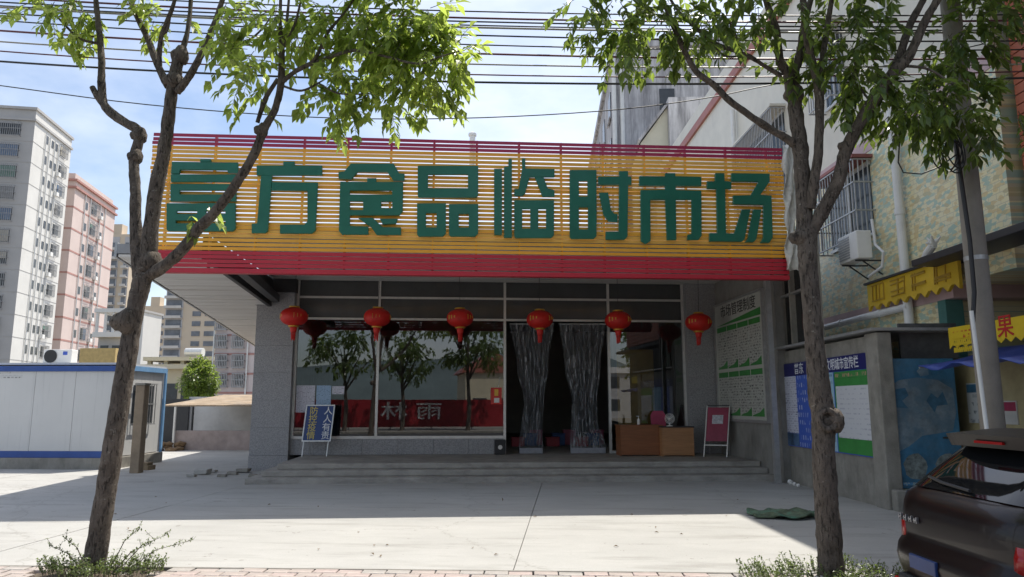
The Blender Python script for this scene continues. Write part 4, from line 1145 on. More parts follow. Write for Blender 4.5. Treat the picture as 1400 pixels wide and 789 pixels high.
# posters on the tan wall
for (x0, y0, x1, y1, mt_, lb) in ((1325, 523, 1347, 578, printmat('poster_grey', (.42, .44, .44), (.12, .14, .16), .14, .2, .6), 'grey printed poster on the tan wall under the blue awning'),
                                 (1374, 548, 1388, 580, M('poster_pale', (.45, .44, .42), .6), 'pale poster with dark red top on the tan wall')):
    a_, z0_ = yw(x0, y1, -.02 + .03); c_, z1_ = yw(x1, y0, .01)
    pt_ = thing('wall_poster', lb, 'poster', YO, YANG, 'posters on the tan wall')
    m = MB(); m.box(a_, c_, -.004, .018, z0_, z1_); m.build('poster_sheet', mt_, pt_, world=False)
    m = MB(); m.box(a_ + .01, c_ - .01, -.007, -.0042, z1_ - .16, z1_ - .02); m.build('heading', mPoster if x0 > 1350 else mDBlue, pt_, world=False)
# orange striped facade beyond
ob = thing('striped_building', 'tall facade with orange red horizontal tile strips beyond the yellow wall', 'building', YO + YDIR * (uN + .12), YANG)
mOStr = M('orange_strip', (.38, .10, .045), .5, .15, 3)
m = MB(); m.box(0, 6, .3, 7, 4.2, 14); m.build('wall', mDarkSteel, ob, world=False)
for k in range(30):
    z = 4.6 + k * .17
    m = MB(); m.box(.02, 6, .18, .298, z, z + .15); m.build('tile_strip', mOStr, ob, world=False)
m = MB(); m.box(.02, 6, .1, .298, 9.75, 14); m.build('upper_wall', M('upper_grey', (.30, .31, .33), .5, .1, 1), ob, world=False)
for k in range(2):
    m = MB(); m.box(.5 + k * 2.6, 2.5 + k * 2.6, .06, .099, 10.3, 12.2); m.build('window', M('window_glass_dark', (.04, .05, .06), .1), ob, world=False)
m = MB(); m.box(0, 6, .32, 7, -.03, 4.19); m.build('ground_floor', M('dark_shop', (.05, .05, .045), .8), ob, world=False)
# ragged white cloth in the gap beside the sign
m = MB(); NU, NV = 6, 26
for j in range(NV + 1):
    for i in range(NU + 1):
        q = at(1070 + i * 2.6 + (6 * j / NV), 198 + j * 6.6, 15.5)
        m.v.append(Vector((q.x + .03 * math.sin(j * 1.1 + i), 15.5 + .08 * math.sin(i * 1.7 + j * .6), q.z + .02 * math.sin(i * 2 + j))))
for j in range(NV):
    for i in range(NU):
        a_ = j * (NU + 1) + i; m.f.append((a_, a_ + 1, a_ + NU + 2, a_ + NU + 1))
cl = m.build('hanging_cloth', M('pale_cloth', (.62, .61, .56), .8, .15, 5), smooth=True); cl.modifiers.new('thick', 'SOLIDIFY').thickness = .006
tag(cl, 'ragged pale cloth hanging beside the end of the big slatted sign', 'cloth')

# ================================================================ BACKGROUND: right, stained grey block
gb = thing('stained_block', 'tall grey rain stained apartment block behind the market roof', 'building', (at(848, 300, 42).x, 42, 0))
gx = at(846, 300, 42).x; gz = at(838, 66, 42).z
mStain = M('stained_render', (.52, .51, .52), .9, .25, .5, grime=.8, gcol=(.17, .165, .175), gscale=1.3, gstretch=(1.5, 1.5, .12), gpos=(.42, .60))
m = MB(); m.box(gx, gx + 13, 42, 66, -.1, gz); m.build('wall', mStain, gb)
m = MB(); m.box(gx - .2, gx + 13.2, 41.8, 66.2, gz + .002, gz + .5); m.build('parapet', mStain, gb)
mGWin = M('far_window', (.05, .055, .06), .25, .2, 3)
for fl in range(5):
    for k in range(4):
        yy = 45 + k * 4.6; zz = gz - 3.2 - fl * 3.1
        m = MB(); m.box(gx - .06, gx + .05, yy, yy + 1.6, zz, zz + 1.7); w_ = m.build('window', mGWin, gb)
        m = MB(); m.box(gx - .16, gx - .061, yy - .1, yy + 1.7, zz - .12, zz - .002); m.build('sill', mStain, w_)
for xx in (gx - .12, gx + .35):
    m = MB(); m.tube([(xx, 41.85, 3), (xx, 41.85, gz - .5)], .13, 8); m.build('drain_pipe', mPVC, gb)
m = MB(); m.tube([(gx + 5.4, 41.85, 3), (gx + 5.4, 41.85, gz - 6)], .1, 8); m.build('drain_pipe', mDarkSteel, gb)
for k in range(2):
    for fl in range(5):
        xx = gx + 2.6 + k * 4.4; zz = gz - 4.0 - fl * 3.1
        m = MB(); m.box(xx, xx + .9, 41.93, 42.05, zz, zz + 1.3); m.build('window', mGWin, gb)
# cream stair housing with a sloped parapet
sh = thing('stair_housing', 'small cream rooftop stair housing with sloping side wall', 'building', (at(905, 250, 37).x, 37, 0))
m = MB()
pp = [at(x, y_, 37) for x, y_ in ((876, 196), (912, 147), (914, 196))]
zb_ = 0
m.prism([(pp[0].x, -.1), (pp[2].x, -.1), (pp[2].x, pp[1].z), (pp[1].x, pp[1].z), (pp[0].x, pp[0].z)], [], lambda u, w, d: Vector((u, d, w)), 37, 41); m.build('wall', M('cream_render', (.58, .55, .44), .8, .1, 1), sh)
m = MB(); m.prism([(pp[2].x + .002, -.1), (pp[2].x + 2, -.1), (pp[2].x + 2, pp[1].z + .4), (pp[2].x + .002, pp[1].z + .4)], [], lambda u, w, d: Vector((u, d, w)), 36.6, 41); m.build('wall', mStain, sh)
m = MB(); m.bar(pp[0] + Vector((-.1, 1, .1)), pp[1] + Vector((0, 1, .15)), 2.5, .12); m.build('sloped_coping', mStain, sh)
# small white tank seen over the sign
p = at(646, 186, 34)
tk = thing('roof_vent', 'small pale roof vent rising just above the sign', 'roof vent', (p.x, 34, 6.4))
m = MB(); m.tube([(p.x, 34, 6.3), (p.x, 34, p.z)], .14, 10); m.build('vent_pipe', mWhite, tk); m = MB(); m.lathe([(.2, 0), (.2, .12), (.05, .2)], (p.x, 34, p.z), 12); m.build('vent_cap', mWhite, tk)

# ================================================================ BACKGROUND: left
def tower(name, label, corner, rz, W_, D_, H_, mat, group=None):
    return thing(name, label, 'building', (corner[0], corner[1], -.1), rz, group)
mWhiteB = M('white_highrise', (.66, .65, .62), .8, .06, .3, grime=.25, gcol=(.45, .43, .40), gscale=.3, gstretch=(1.5, 1.5, .3))
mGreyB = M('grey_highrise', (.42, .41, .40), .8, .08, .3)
mPinkB = M('pink_highrise', (.62, .51, .47), .8, .06, .3, grime=.2, gcol=(.45, .33, .31), gscale=.4, gstretch=(1.5, 1.5, .3))
mPinkBand = M('pink_highrise_band', (.42, .22, .19), .8, .1, 1)
mCage = M('cage_metal', (.30, .30, .30), .5, .2, 3)
# local frame of a left block: origin at its front right corner, x to the left is negative, y to the back
RZ = R(11.9)
c1 = at(50, 150, 88)
H1 = at(50, 150, 88).z
wb = tower('white_apartment_block', 'white highrise apartment block with caged windows and grey front', c1, RZ, 0, 0, 0, None)
def lb(par, x0, x1, y0, y1, z0, z1, mat, nm_, ch=0): m = MB(); m.box(x0, x1, y0, y1, z0, z1, ch); return m.build(nm_, mat, par, world=False)
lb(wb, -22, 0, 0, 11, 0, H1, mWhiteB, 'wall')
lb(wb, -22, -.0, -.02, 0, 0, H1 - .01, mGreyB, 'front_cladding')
lb(wb, -22.2, .2, -.25, 11.2, H1 - 1.5, H1 - 1.2, mGreyB, 'cornice')
lb(wb, -22.2, .2, -.25, 11.2, H1 + .002, H1 + .35, mGreyB, 'parapet')
fh = 2.82
CURT = [M('curtain_cream', (.45, .42, .36), .8), M('curtain_green', (.16, .26, .22), .8), M('curtain_blue', (.16, .22, .32), .8), M('curtain_grey', (.28, .28, .28), .8)]
def cage(par, x0, x1, z0, z1, y, depth, side=False, n_=10):
    # caged window: dark pane part, cage as its sub-part
    def P3(a_, d_, z): return (d_, a_, z) if side else (a_, -d_, z)
    m = MB()
    if side: m.box(-.05 + y, y + .03, x0, x1, z0, z1)
    else: m.box(x0, x1, -y - .03, -y + .05, z0, z1)
    w_ = m.build('window', mGWin, par, world=False)
    if random.random() < .6:
        f0 = random.choice((0, 0, .5)); f1 = random.choice((.5, 1, 1)) if f0 == 0 else 1
        xa, xb, zc0 = x0 + (x1 - x0) * f0, x0 + (x1 - x0) * f1, z0 + (z1 - z0) * random.choice((0, 0, .4, .6))
        m = MB()
        if side: m.box(y + .031, y + .05, xa + .05, xb - .05, zc0 + .05, z1 - .05)
        else: m.box(xa + .05, xb - .05, -y - .07, -y - .05, zc0 + .05, z1 - .05)
        m.build('curtain', random.choice(CURT), w_, world=False)
    m = MB()
    for k in range(n_ + 1):
        a_ = x0 - .1 + (x1 - x0 + .2) * k / n_
        m.bar(P3(a_, y + depth, z0 - .15), P3(a_, y + depth, z1 + .1), .05)
    for z in (z0 - .15, (z0 + z1) / 2, z1 + .1):
        m.bar(P3(x0 - .1, y + depth, z), P3(x1 + .1, y + depth, z), .06)
        for a_ in (x0 - .1, x1 + .1): m.bar(P3(a_, y, z), P3(a_, y + depth, z), .05)
    m.build('window_cage', mCage, w_, world=False)
    return w_
for fl in range(13):
    z0 = H1 - 1.55 - fh * (fl + 1) + .85
    if z0 < 3: break
    for xx in (-4.1, -8.6):
        cage(wb, xx, xx + 2.5, z0, z0 + 1.55, .02, .5, n_=11)
    lb(wb, -22, .03, -.06, 11.03, z0 - .75, z0 - .68, mGreyB, 'floor_line')
    for yy, w_, h_ in ((3.5, .45, 1.1), (5.0, .6, 1.0), (6.2, .6, 1.0)):
        lb(wb, 0, .04, yy, yy + w_, z0 + .25, z0 + .25 + h_, mGWin, 'window')
    cage(wb, 7.7, 9.3, z0 + .1, z0 + 1.5, .0, .35, side=True, n_=7)
for yy in (3.1, 4.3, 5.8, 7.0):
    m = MB(); m.tube([(.12, yy, 1), (.12, yy, H1 - 2)], .07, 6); m.build('drain_pipe', mPVC, wb, world=False)
for k, z in ((.8, 8.6), (2.4, 14.2), (1.2, 17.0), (3.0, 19.8)): lb(wb, -4.6 - k, -3.7 - k, -.55, -.07, z, z + .6, mWhite, 'air_conditioner')
for fl in (1, 2, 5, 6, 9):
    z0 = H1 - 1.55 - fh * (fl + 1) + .5; lb(wb, .05, .45, 6.9, 7.6, z0, z0 + .55, mWhite, 'air_conditioner')
c2 = at(104, 246, 101); H2 = at(104, 244, 101).z
pk = tower('pink_apartment_block', 'pink highrise apartment block with dark red bands', c2, RZ, 0, 0, 0, None)
lb(pk, -9, 0, 0, 16, 0, H2, mPinkB, 'wall')
for z in (H2 - .3, H2 - 1.4): lb(pk, -9.3, .3, -.3, 16.3, z, z + .3, mPinkBand, 'cornice')
lb(pk, -8.6, -.3, .4, 15.5, H2 + .002, H2 + 1.0, mPinkB, 'parapet')
fh2 = 3.25
for fl in range(9):
    z0 = H2 - 1.2 - fh2 * (fl + 1) + .9
    if z0 < 2: break
    lb(pk, -9.03, .03, -.03, 16.03, z0 - .75, z0 - .5, mPinkBand, 'band')
    cage(pk, 6.3, 8.4, z0, z0 + 1.7, .0, .35, side=True, n_=7)
    for yy in (4.2, 10.2): lb(pk, 0, .05, yy, yy + .7, z0 + .1, z0 + 1.2, mGWin, 'window')
    lb(pk, .05, .5, 9.1, 9.9, z0 - .2, z0 + .35, mWhite, 'air_conditioner')
for yy in (3.6, 5.6, 9.5, 11.5):
    m = MB(); m.tube([(.14, yy, 1), (.14, yy, H2 - 1)], .09, 6); m.build('drain_pipe', mPVC, pk, world=False)
# tan towers far behind
mTan = M('tan_tower', (.60, .50, .38), .8, .06, .1); mTanG = M('tower_grey_hazed', (.46, .45, .45), .8, .08, .2); mSlab = M('tower_slab', (.58, .55, .51), .8, .1, .3); mTWin = M('tower_window_hazed', (.15, .16, .18), .3, .3, .5)  # tower grey and window colours lightened to imitate distance haze
def fartower(px0, px1, pyt, Y, label, bays, rz=0.0):
    a_, b_ = at(px0, pyt, Y), at(px1, pyt, Y); H_ = at((px0 + px1) / 2, pyt, Y).z
    t = thing('tan_tower', label, 'building', (a_.x, Y, -.1), rz)
    w = (b_ - a_).length
    lb(t, 0, w, 0, 5, 0, H_, mTan, 'wall')
    fl_h = 3.3; nfl = int(H_ / fl_h)
    for (f0, f1, kind) in bays:
        x0, x1 = w * f0, w * f1
        if kind == 'balcony':
            lb(t, x0, x1, -.15, -.002, 0, H_ - 1.0, mTanG, 'balcony_bay')
            ms, mw = MB(), MB()
            for fl in range(1, nfl):
                z = fl * fl_h
                ms.box(x0, x1, -1.6, -.151, z, z + .25); ms.box(x0, x1, -1.62, -1.5, z + .25, z + .9)
                nw = max(1, int((x1 - x0) / 3.4))
                for k in range(nw):
                    xa = x0 + (x1 - x0) * k / nw; mw.box(xa + .3, xa + (x1 - x0) / nw - .4, -.22, -.152, z + .5, z + 2.9)
            ms.build('balcony_slabs', mSlab, t, world=False, kind='stuff'); mw.build('window_rows', mTWin, t, world=False, kind='stuff')
        elif kind == 'window':
            mw = MB(); 
            for fl in range(1, nfl):
                z = fl * fl_h
                nw = max(1, round((x1 - x0) / 4.2))
                for k in range(nw):
                    xa = x0 + (x1 - x0) * k / nw; mw.box(xa + .5, xa + (x1 - x0) / nw - .6, -.2, -.002, z + .8, z + 2.4)
            mw.build('window_rows', mTWin, t, world=False, kind='stuff')
    lb(t, w * .2, w * .6, 1, 4.5, H_ + .002, H_ + 4, mTan, 'roof_house')
    return t
fartower(140, 180, 320, 250, 'tan and grey balcony tower behind the pink apartment block', ((0.02, .62, 'balcony'), (.80, .99, 'balcony')))
fartower(229, 300, 386, 235, 'wide tan tower with balcony bays seen under the side canopy', ((.01, .34, 'balcony'), (.50, .72, 'window'), (.74, .99, 'window')))
fartower(198, 229, 418, 300, 'reddish tan tower with small windows behind the white gable', ((.05, .95, 'window'),))
# grey flat roofed block between pink block and tree
p = at(133, 480, 72)
gl = thing('flat_roofed_block', 'grey and white low block with roof frame next to the pink apartment block', 'building', (p.x, 72, -.1))
zt_ = at(145, 420, 72).z; zm = at(145, 470, 72).z
w = at(166, 480, 72).x - p.x
lb(gl, 0, w, 0, 4, 0, zt_ - 3.0, mGreyB, 'wall')
lb(gl, -.3, w + .3, -.6, 4, zt_ - 2.998, zt_ - 2.5, mWhiteB, 'balcony_slab')
for k in range(4): lb(gl, w * k / 3 - .1, w * k / 3 + .1, -.5, -.3, zt_ - 2.498, zt_ - .5, mWhiteB, 'roof_post')
lb(gl, -.3, w + .3, -.6, 4, zt_ - .498, zt_ - .1, mWhiteB, 'roof_slab')
for k in range(2): lb(gl, .3 + k * 1.2, 1.1 + k * 1.2, -.05, -.001, zt_ - 5, zt_ - 3.8, mGWin, 'window')
lb(gl, -.5, w + .6, -2, -.06, 0, zm - .5, M('ochre_wall', (.52, .38, .16), .8), 'ochre_annex')
# white gable wall
p = at(180, 430, 66); q = at(197, 430, 66); za = at(197, 425, 66).z
wg = thing('white_gable_house', 'plain white gable wall of a house behind the site cabin', 'building', (p.x, 66, -.1))
lb(wg, 0, q.x - p.x, 0, 3.2, 0, za, mWhiteB, 'wall')
lb(wg, -.1, q.x - p.x + .1, -.1, 3.3, za + .002, za + .2, mGreyB, 'coping')
# cream villa with roof terrace
p = at(196, 540, 56); q = at(292, 540, 56)
cv = thing('cream_villa', 'cream two storey house with flat overhanging roof terrace behind the green tree', 'building', (p.x, 56, -.1))
w = q.x - p.x; zr = at(240, 503, 56).z; zr2 = at(240, 488, 56).z; z1_ = at(240, 520, 56).z
mCream = M('cream_wall', (.56, .50, .36), .8, .08, .5)
lb(cv, 0, w, 0, 9, 0, zr - .001, mCream, 'wall')
lb(cv, -.4, w + .4, -.6, 9.4, zr, zr + .35, mCream, 'roof_terrace')
for k in range(5): lb(cv, w * k / 4.2, w * k / 4.2 + .3, .2, .5, zr + .352, zr2 - .2, mCream, 'terrace_post')
lb(cv, -.2, w * .98, -.1, 5, zr2 - .198, zr2 + .1, mCream, 'pergola_roof')
for zz in (z1_ - .9, z1_ - 3.2):
    for k in range(4): 
        w_ = lb(cv, .5 + k * (w - .6) / 4, .5 + (k + .75) * (w - .6) / 4, -.05, -.001, zz - .5, zz + .75, mGWin, 'window')
        lb(w_ and cv, .5 + k * (w - .6) / 4, .5 + (k + .75) * (w - .6) / 4, -.12, -.051, zz - .65, zz - .52, mCream, 'window_sill')
p2 = at(262, 484, 57)
m = MB(); m.tube([(p2.x - .7, 57.5, zr2 + .45), (p2.x + .7, 57.5, zr2 + .45)], .35, 16)
wt = tag(m.build('water_tank', mAlu, smooth=False), 'shiny steel water tank lying on the cream house roof', 'water tank')
# pink-white house at the right of the gap
p = at(290, 540, 46); q = at(420, 540, 46)
ph_ = thing('pale_pink_house', 'pale pink house with barred windows and red floor lines seen under the canopy', 'building', (p.x, 46, -.1))
w = q.x - p.x; mPPH = M('pale_pink', (.60, .52, .50), .8, .05, .4)
zt_ = at(300, 425, 46).z
lb(ph_, 0, w, 0, 8, 0, zt_, mPPH, 'wall')
lb(ph_, -.2, w, -.2, 8, zt_ + .002, zt_ + .4, mGreyB, 'parapet')
for py in (457, 483, 510, 536):
    z = at(310, py, 46).z + .05; lb(ph_, -.03, w, -.035, 8, z - .06, z + .06, mPinkBand, 'floor_line')
for py in (442, 467, 494, 520):
    for px in (304, 327):
        a_ = at(px - 6, py + 6, 46); b_ = at(px + 6, py - 7, 46)
        cage(ph_, a_.x - p.x, b_.x - p.x, a_.z + .1, b_.z + .1, .0, .25, n_=7)
for px in (289.5, 336):
    xx = at(px, 500, 46).x - p.x; m = MB(); m.tube([(xx + .1, -.12, 1), (xx + .1, -.12, zt_ - 1)], .05, 6); m.build('drain_pipe', mPVC, ph_, world=False)

# carport behind
YP = 28.0
cp = thing('carport', 'rusty low carport with pinkish parapet wall behind the forecourt', 'carport', (at(285, 617, YP).x, YP, 0))
a_, b_ = at(222, 545, YP), at(372, 545, YP)
mRust = M('rusty_sheet', (.30, .22, .14), .8, .35, 1.5, grime=.5, gcol=(.45, .42, .36), gscale=1.0)
zr = at(290, 555, YP).z
for k in range(16):
    x0 = a_.x + (b_.x - a_.x) * k / 16; x1 = a_.x + (b_.x - a_.x) * (k + 1) / 16
    m = MB(); m.hexa([(x0, YP, zr - .02), (x1 - .02, YP, zr - .02), (x1 - .02, YP + 5.5, zr + .45), (x0, YP + 5.5, zr + .45), (x0, YP, zr + .03), (x1 - .02, YP, zr + .03), (x1 - .02, YP + 5.5, zr + .5), (x0, YP + 5.5, zr + .5)]); m.build('roof_sheet', mRust, cp)
for px in (237, 345):
    x = at(px, 590, YP).x; m = MB(); m.tube([(x, YP + .05, -.03), (x, YP + .05, zr - .03)], .05, 8); m.build('post', mAlu, cp)
x = at(262, 590, YP + 3).x; m = MB(); m.tube([(x, YP + 3, -.03), (x, YP + 3, zr + .2)], .05, 8); m.build('post', mDarkSteel, cp)
mPlasterPink = M('pinkish_plaster', (.36, .30, .28), .95, .2, 2.5, .3, 30)
m = MB(); m.box(at(236, 600, YP).x, at(341, 600, YP).x, YP + .15, YP + .33, -.03, at(290, 589, YP).z, .01); m.build('parapet_wall', mPlasterPink, cp)
m = MB(); m.box(at(255, 600, 33.2).x, at(380, 600, 33.2).x, 33.2, 33.4, -.03, zr + .4); m.build('back_wall', M('pale_plaster', (.52, .51, .49), .9, .12, 1.2, grime=.4, gcol=(.3, .29, .28), gscale=1.5), cp)
m = MB(); m.box(at(210, 600, 33.0).x, at(255, 600, 33.0).x, 33.0, 33.1, -.03, zr + .3); m.build('dark_tarpaulin', mBlack, cp)
# far boundary wall across the rear of the yard
m = MB(); m.box(-40, at(215, 600, 36).x, 36, 36.3, -.1, 2.4); tag(m.build('yard_wall', mOldConcrete), 'grey yard wall behind the site cabin', 'wall')
# round green tree
def leaf(m, p, d, up, L, wd, fold=.25):
    d = d.normalized(); s = d.cross(up)
    s = s.normalized() if s.length > 1e-4 else d.orthogonal().normalized()
    nrm = s.cross(d)
    a = p; b = p + d * L * .5 + s * wd / 2 + nrm * wd * fold; c = p + d * L - nrm * L * .12; e = p + d * L * .5 - s * wd / 2 + nrm * wd * fold; mid = p + d * L * .5
    i = len(m.v); m.v += [a, b, c, e, mid]; m.f += [(i, i + 1, i + 4), (i + 1, i + 2, i + 4), (i + 2, i + 3, i + 4), (i + 3, i, i + 4)]
def rnd(): 
    while True:
        v = Vector((random.uniform(-1, 1), random.uniform(-1, 1), random.uniform(-1, 1)))
        if v.length <= 1: return v
p = at(272, 545, 40); zc = at(272, 515, 40).z
rt = thing('round_tree', 'dense round green tree in front of the pale pink house', 'tree', (p.x, 40, -.1))
m = MB(); m.tube([(p.x, 40, -.1), (p.x + .05, 40, zc - .3), (p.x, 40, zc + .5)], [.12, .09, .03], 8); m.build('trunk', mBark, rt)
m = MB()
for k in range(5200):
    v = rnd()
    if v.length < .55 and random.random() < .6: v = v.normalized() * random.uniform(.6, 1)
    lob = 1 + .42 * noise.noise(v * 2.2 + Vector((3, 1, 2))) + .25 * noise.noise(v * 5)
    ws = 1.12 - .38 * max(0, v.z) ** 1.5; q = Vector((p.x + v.x * .86 * lob * ws - .12 * v.z, 40 + v.y * .9 * lob * ws, zc - .30 + (v.z if v.z > -.55 else -.55 + (v.z + .55) * .4) * 1.28 * lob))
    leaf(m, q, v + rnd() * .8 + Vector((0, 0, -.2)), Vector((0, 0, 1)), .17, .09)
m.build('crown', mLeafDark, rt, kind='stuff')

# ================================================================ SITE CABIN
YCN = 19.9
cb = thing('site_cabin', 'long white prefab site cabin with blue edges on a concrete plinth', 'cabin', (at(60, 640, YCN).x, YCN, 0))
xr = at(152, 600, YCN).x; xl = xr - 9.0; z0 = .30; z1 = at(60, 508, YCN).z
mCab = M('cabin_panel', (.58, .58, .57), .55, .05, .6, grime=.45, gcol=(.24, .24, .25), gscale=1.3, gstretch=(5, 5, .18), gpos=(.55, .74))
mCabBlue = M('cabin_blue', (.02, .07, .28), .5, .15, 2, grime=.2, gcol=(.1, .15, .3), gscale=3)
for k in range(8):
    x1 = xr - k * 1.15; m = MB(); m.box(x1 - 1.143, x1 - .003, YCN, YCN + .06, z0 + .18, z1); m.build('wall_panel', mCab, cb)
m = MB(); m.box(xl, xr, YCN - .015, YCN + .08, z0, z0 + .178, .006); m.build('base_rail', mCabBlue, cb)
m = MB(); m.box(xl, xr + .04, YCN - .05, YCN + .08, z1 + .002, z1 + .15, .008); m.build('roof_rail', mCabBlue, cb)
YC2 = YCN + 2.55
for k in range(2):
    ya = YCN + .085 + k * 1.23; m = MB(); m.box(xr - .06, xr, ya, ya + 1.225, z0 + .02, z1 + .15 - 0); m.build('end_panel', mCab, cb)
m = MB(); m.box(xl, xr - .07, YC2 - .06, YC2, z0, z1); m.build('rear_wall', mCab, cb)
m = MB(); m.box(xl - .05, xr + .05, YCN + .09, YC2 + .06, z1 + .192, z1 + .25); m.build('roof', mCab, cb)
for ya in (YCN + .01, YC2 + .01):
    m = MB(); m.box(xr + .002, xr + .06, ya, ya + .09, z0, z1 + .19); m.build('corner_post', M('pale_blue', (.18, .36, .60), .5, .15, 3), cb)
m = MB(); m.box(xr + .002, xr + .07, YCN + .11, YC2, z1 + .05, z1 + .19); m.build('end_rail', MATS['pale_blue'], cb)
wz0, wz1 = at(200, 578, 21.2).z, at(200, 527, 21.2).z
m = MB(); m.box(xr + .001, xr + .02, YCN + .9, YCN + 2.0, wz0, wz1); wn_ = m.build('window', mGWin, cb)
for k in range(9):
    m = MB(); yy = YCN + .9 + k * 1.1 / 8; m.bar((xr + .09, yy, wz0 - .05), (xr + .09, yy, wz1 + .05), .022); m.build('bar', mGalv, wn_)
for z in (wz0 - .05, wz1 + .05, (wz0 + wz1) / 2):
    m = MB(); m.bar((xr + .1, YCN + .88, z), (xr + .1, YCN + 2.02, z), .03); m.build('cage_rail', mGalv, wn_)
m = MB(); m.box(xl - .1, xr + .1, YCN - .08, YC2 + .08, -.03, z0 - .002, .015); m.build('plinth', mOldConcrete, cb)
p = at(17, 505, YCN)
mFade = printmat('faded_print', (.55, .55, .54), (.07, .07, .07), .14, .11, .3)
for (za_, zb_) in ((507, 511), (513, 517)):
    m = MB(); m.box(at(-12, 510, YCN).x, at(31, 510, YCN).x, YCN - .004, YCN - .001, at(10, zb_, YCN).z, at(10, za_, YCN).z); m.build('faded_lettering', mFade, cb)
pass
# ac unit on the roof
p = at(82, 495, 20.8)
ac = thing('rooftop_air_conditioner', 'beige outdoor air conditioner with round fan on the site cabin roof', 'air conditioner', (p.x, 20.8, z1 + .25))
m = MB(); m.box(-.42, .42, -.15, .15, .03, .42, .02); m.build('casing', mWhite, ac, world=False)
m = MB(); m.lathe([(.0, 0), (.17, 0), (.19, .01), (.19, .02), (0, .02)], n=28)
for v in m.v: v.xyz = Vector((-.19 + v.x, -.152 - v.z, .225 + v.y))
m.build('fan_grille', mBlack, ac, world=False)
m = MB(); m.box(.17, .30, -.156, -.151, .26, .36); m.build('blue_badge', mBlueP, ac, world=False)
for x in (-.3, .3): m = MB(); m.box(x - .03, x + .03, -.15, .15, 0.0, .029); m.build('foot', mDarkSteel, ac, world=False)
# brown concrete post beside the cabin
q0 = at(186, 640, 18.9)
bp_ = thing('gate_post', 'brown weathered square gate post in front of the site cabin corner', 'post', (q0.x, 18.9, 0))
zp = at(186, 527, 18.9).z
m = MB(); m.box(q0.x - .12, q0.x + .12, 18.8, 19.05, -.03, zp, .015); m.build('shaft', M('brown_concrete', (.27, .21, .15), .9, .2, 3, .4, 30), bp_)
m = MB(); m.box(q0.x - .14, q0.x + .14, 18.78, 19.07, zp + .002, zp + .06, .01); m.build('cap', mOldConcrete, bp_)
m = MB(); m.box(-11.0, -10.6, 19.6, 20.0, -.02, .12, .01); m.box(-10.95, -10.65, 19.65, 19.95, .121, .2, .01); tag(m.build('timber_block', M('old_timber', (.25, .19, .12), .9, .3, 4)), 'stack of weathered timber blocks at the foot of the site cabin', 'timber')
p = gnd(225, 616)
m = MB()
for k in range(14):
    b = bmesh.new(); bmesh.ops.create_icosphere(b, subdivisions=1, radius=random.uniform(.12, .3)); o3 = Vector((p.x + random.uniform(-.6, .6), p.y + random.uniform(-.4, .4), random.uniform(.0, .25)))
    for v in b.verts: v.co = Vector((v.co.x, v.co.y, v.co.z * .6)) * random.uniform(.8, 1.2) + o3
    m.addbm(b)
tag(m.build('soil_heap', M('brown_soil', (.20, .13, .07), .95, .3, 5)), 'low brown soil heap beside the carport', 'soil heap')
# rubble by the step end
for k in range(7):
    px, py = 262 + k * 14, 652 - (k % 3) * 3
    p = gnd(px, py); s = random.uniform(.07, .15)
    m = MB(); b = bmesh.new(); bmesh.ops.create_cube(b, size=1.0)
    for v in b.verts: v.co = Vector((v.co.x * s * 2.6, v.co.y * s * 2.0, v.co.z * s * .8)) + rnd() * s * .25
    bmesh.ops.bevel(b, geom=list(b.edges), offset=s * .08, segments=1, affect='EDGES')
    mz = min(v.co.z for v in b.verts)
    for v in b.verts: v.co += Vector((p.x, p.y, -mz - .003))
    m.addbm(b)
    tag(m.build('concrete_chunk', mConcrete if k < 3 else mOldConcrete), ('pale' if k < 3 else 'dark') + ' broken concrete chunk on the ground left of the steps', 'rubble', ('pale' if k < 3 else 'dark') + ' rubble by the steps')

# ================================================================ FLOOR MAT
p = gnd(1070, 706)
m = MB(); NU, NV = 26, 12
for j in range(NV + 1):
    for i in range(NU + 1):
        s, t2 = i / NU * 2 - 1, j / NV * 2 - 1
        edge = 1 + .12 * math.sin(5 * s + 1) 
        x = s * .50 * (1 + .06 * math.sin(t2 * 5)); y_ = t2 * .42 * edge * math.sqrt(max(0.05, 1 - .55 * s * s))
        z = .02 + .035 * max(0, math.sin(s * 7 + t2 * 3)) + .03 * max(0, math.sin(t2 * 6 + 2 * s)) + random.uniform(0, .008)
        m.v.append(Vector((p.x + x, p.y + y_, z)))
for j in range(NV):
    for i in range(NU):
        a_ = j * (NU + 1) + i; m.f.append((a_, a_ + 1, a_ + NU + 2, a_ + NU + 1))
mMat = M('old_cloth', (.10, .13, .08), .95, .6, 6, .3, 60, grime=.9, gcol=(.10, .28, .20), gscale=4)
o = m.build('crumpled_mat', mMat, smooth=True); o.modifiers.new('thick', 'SOLIDIFY').thickness = .015
tag(o, 'crumpled dirty green and brown mat lying on the forecourt', 'mat')
for k in range(26):
    p = gnd(random.uniform(150, 1050), random.uniform(668, 764)); m = MB()
    leaf(m, Vector((p.x, p.y, .006)), Vector((random.uniform(-1, 1), random.uniform(-1, 1), .15)), Vector((0, 0, 1)), random.uniform(.04, .08), .03, .4)
    tag(m.build('fallen_leaf', M('dry_leaf', (.18, .12, .05), .8)), 'tiny dry brown leaf lying on the concrete forecourt', 'leaf', 'fallen leaves on the forecourt')

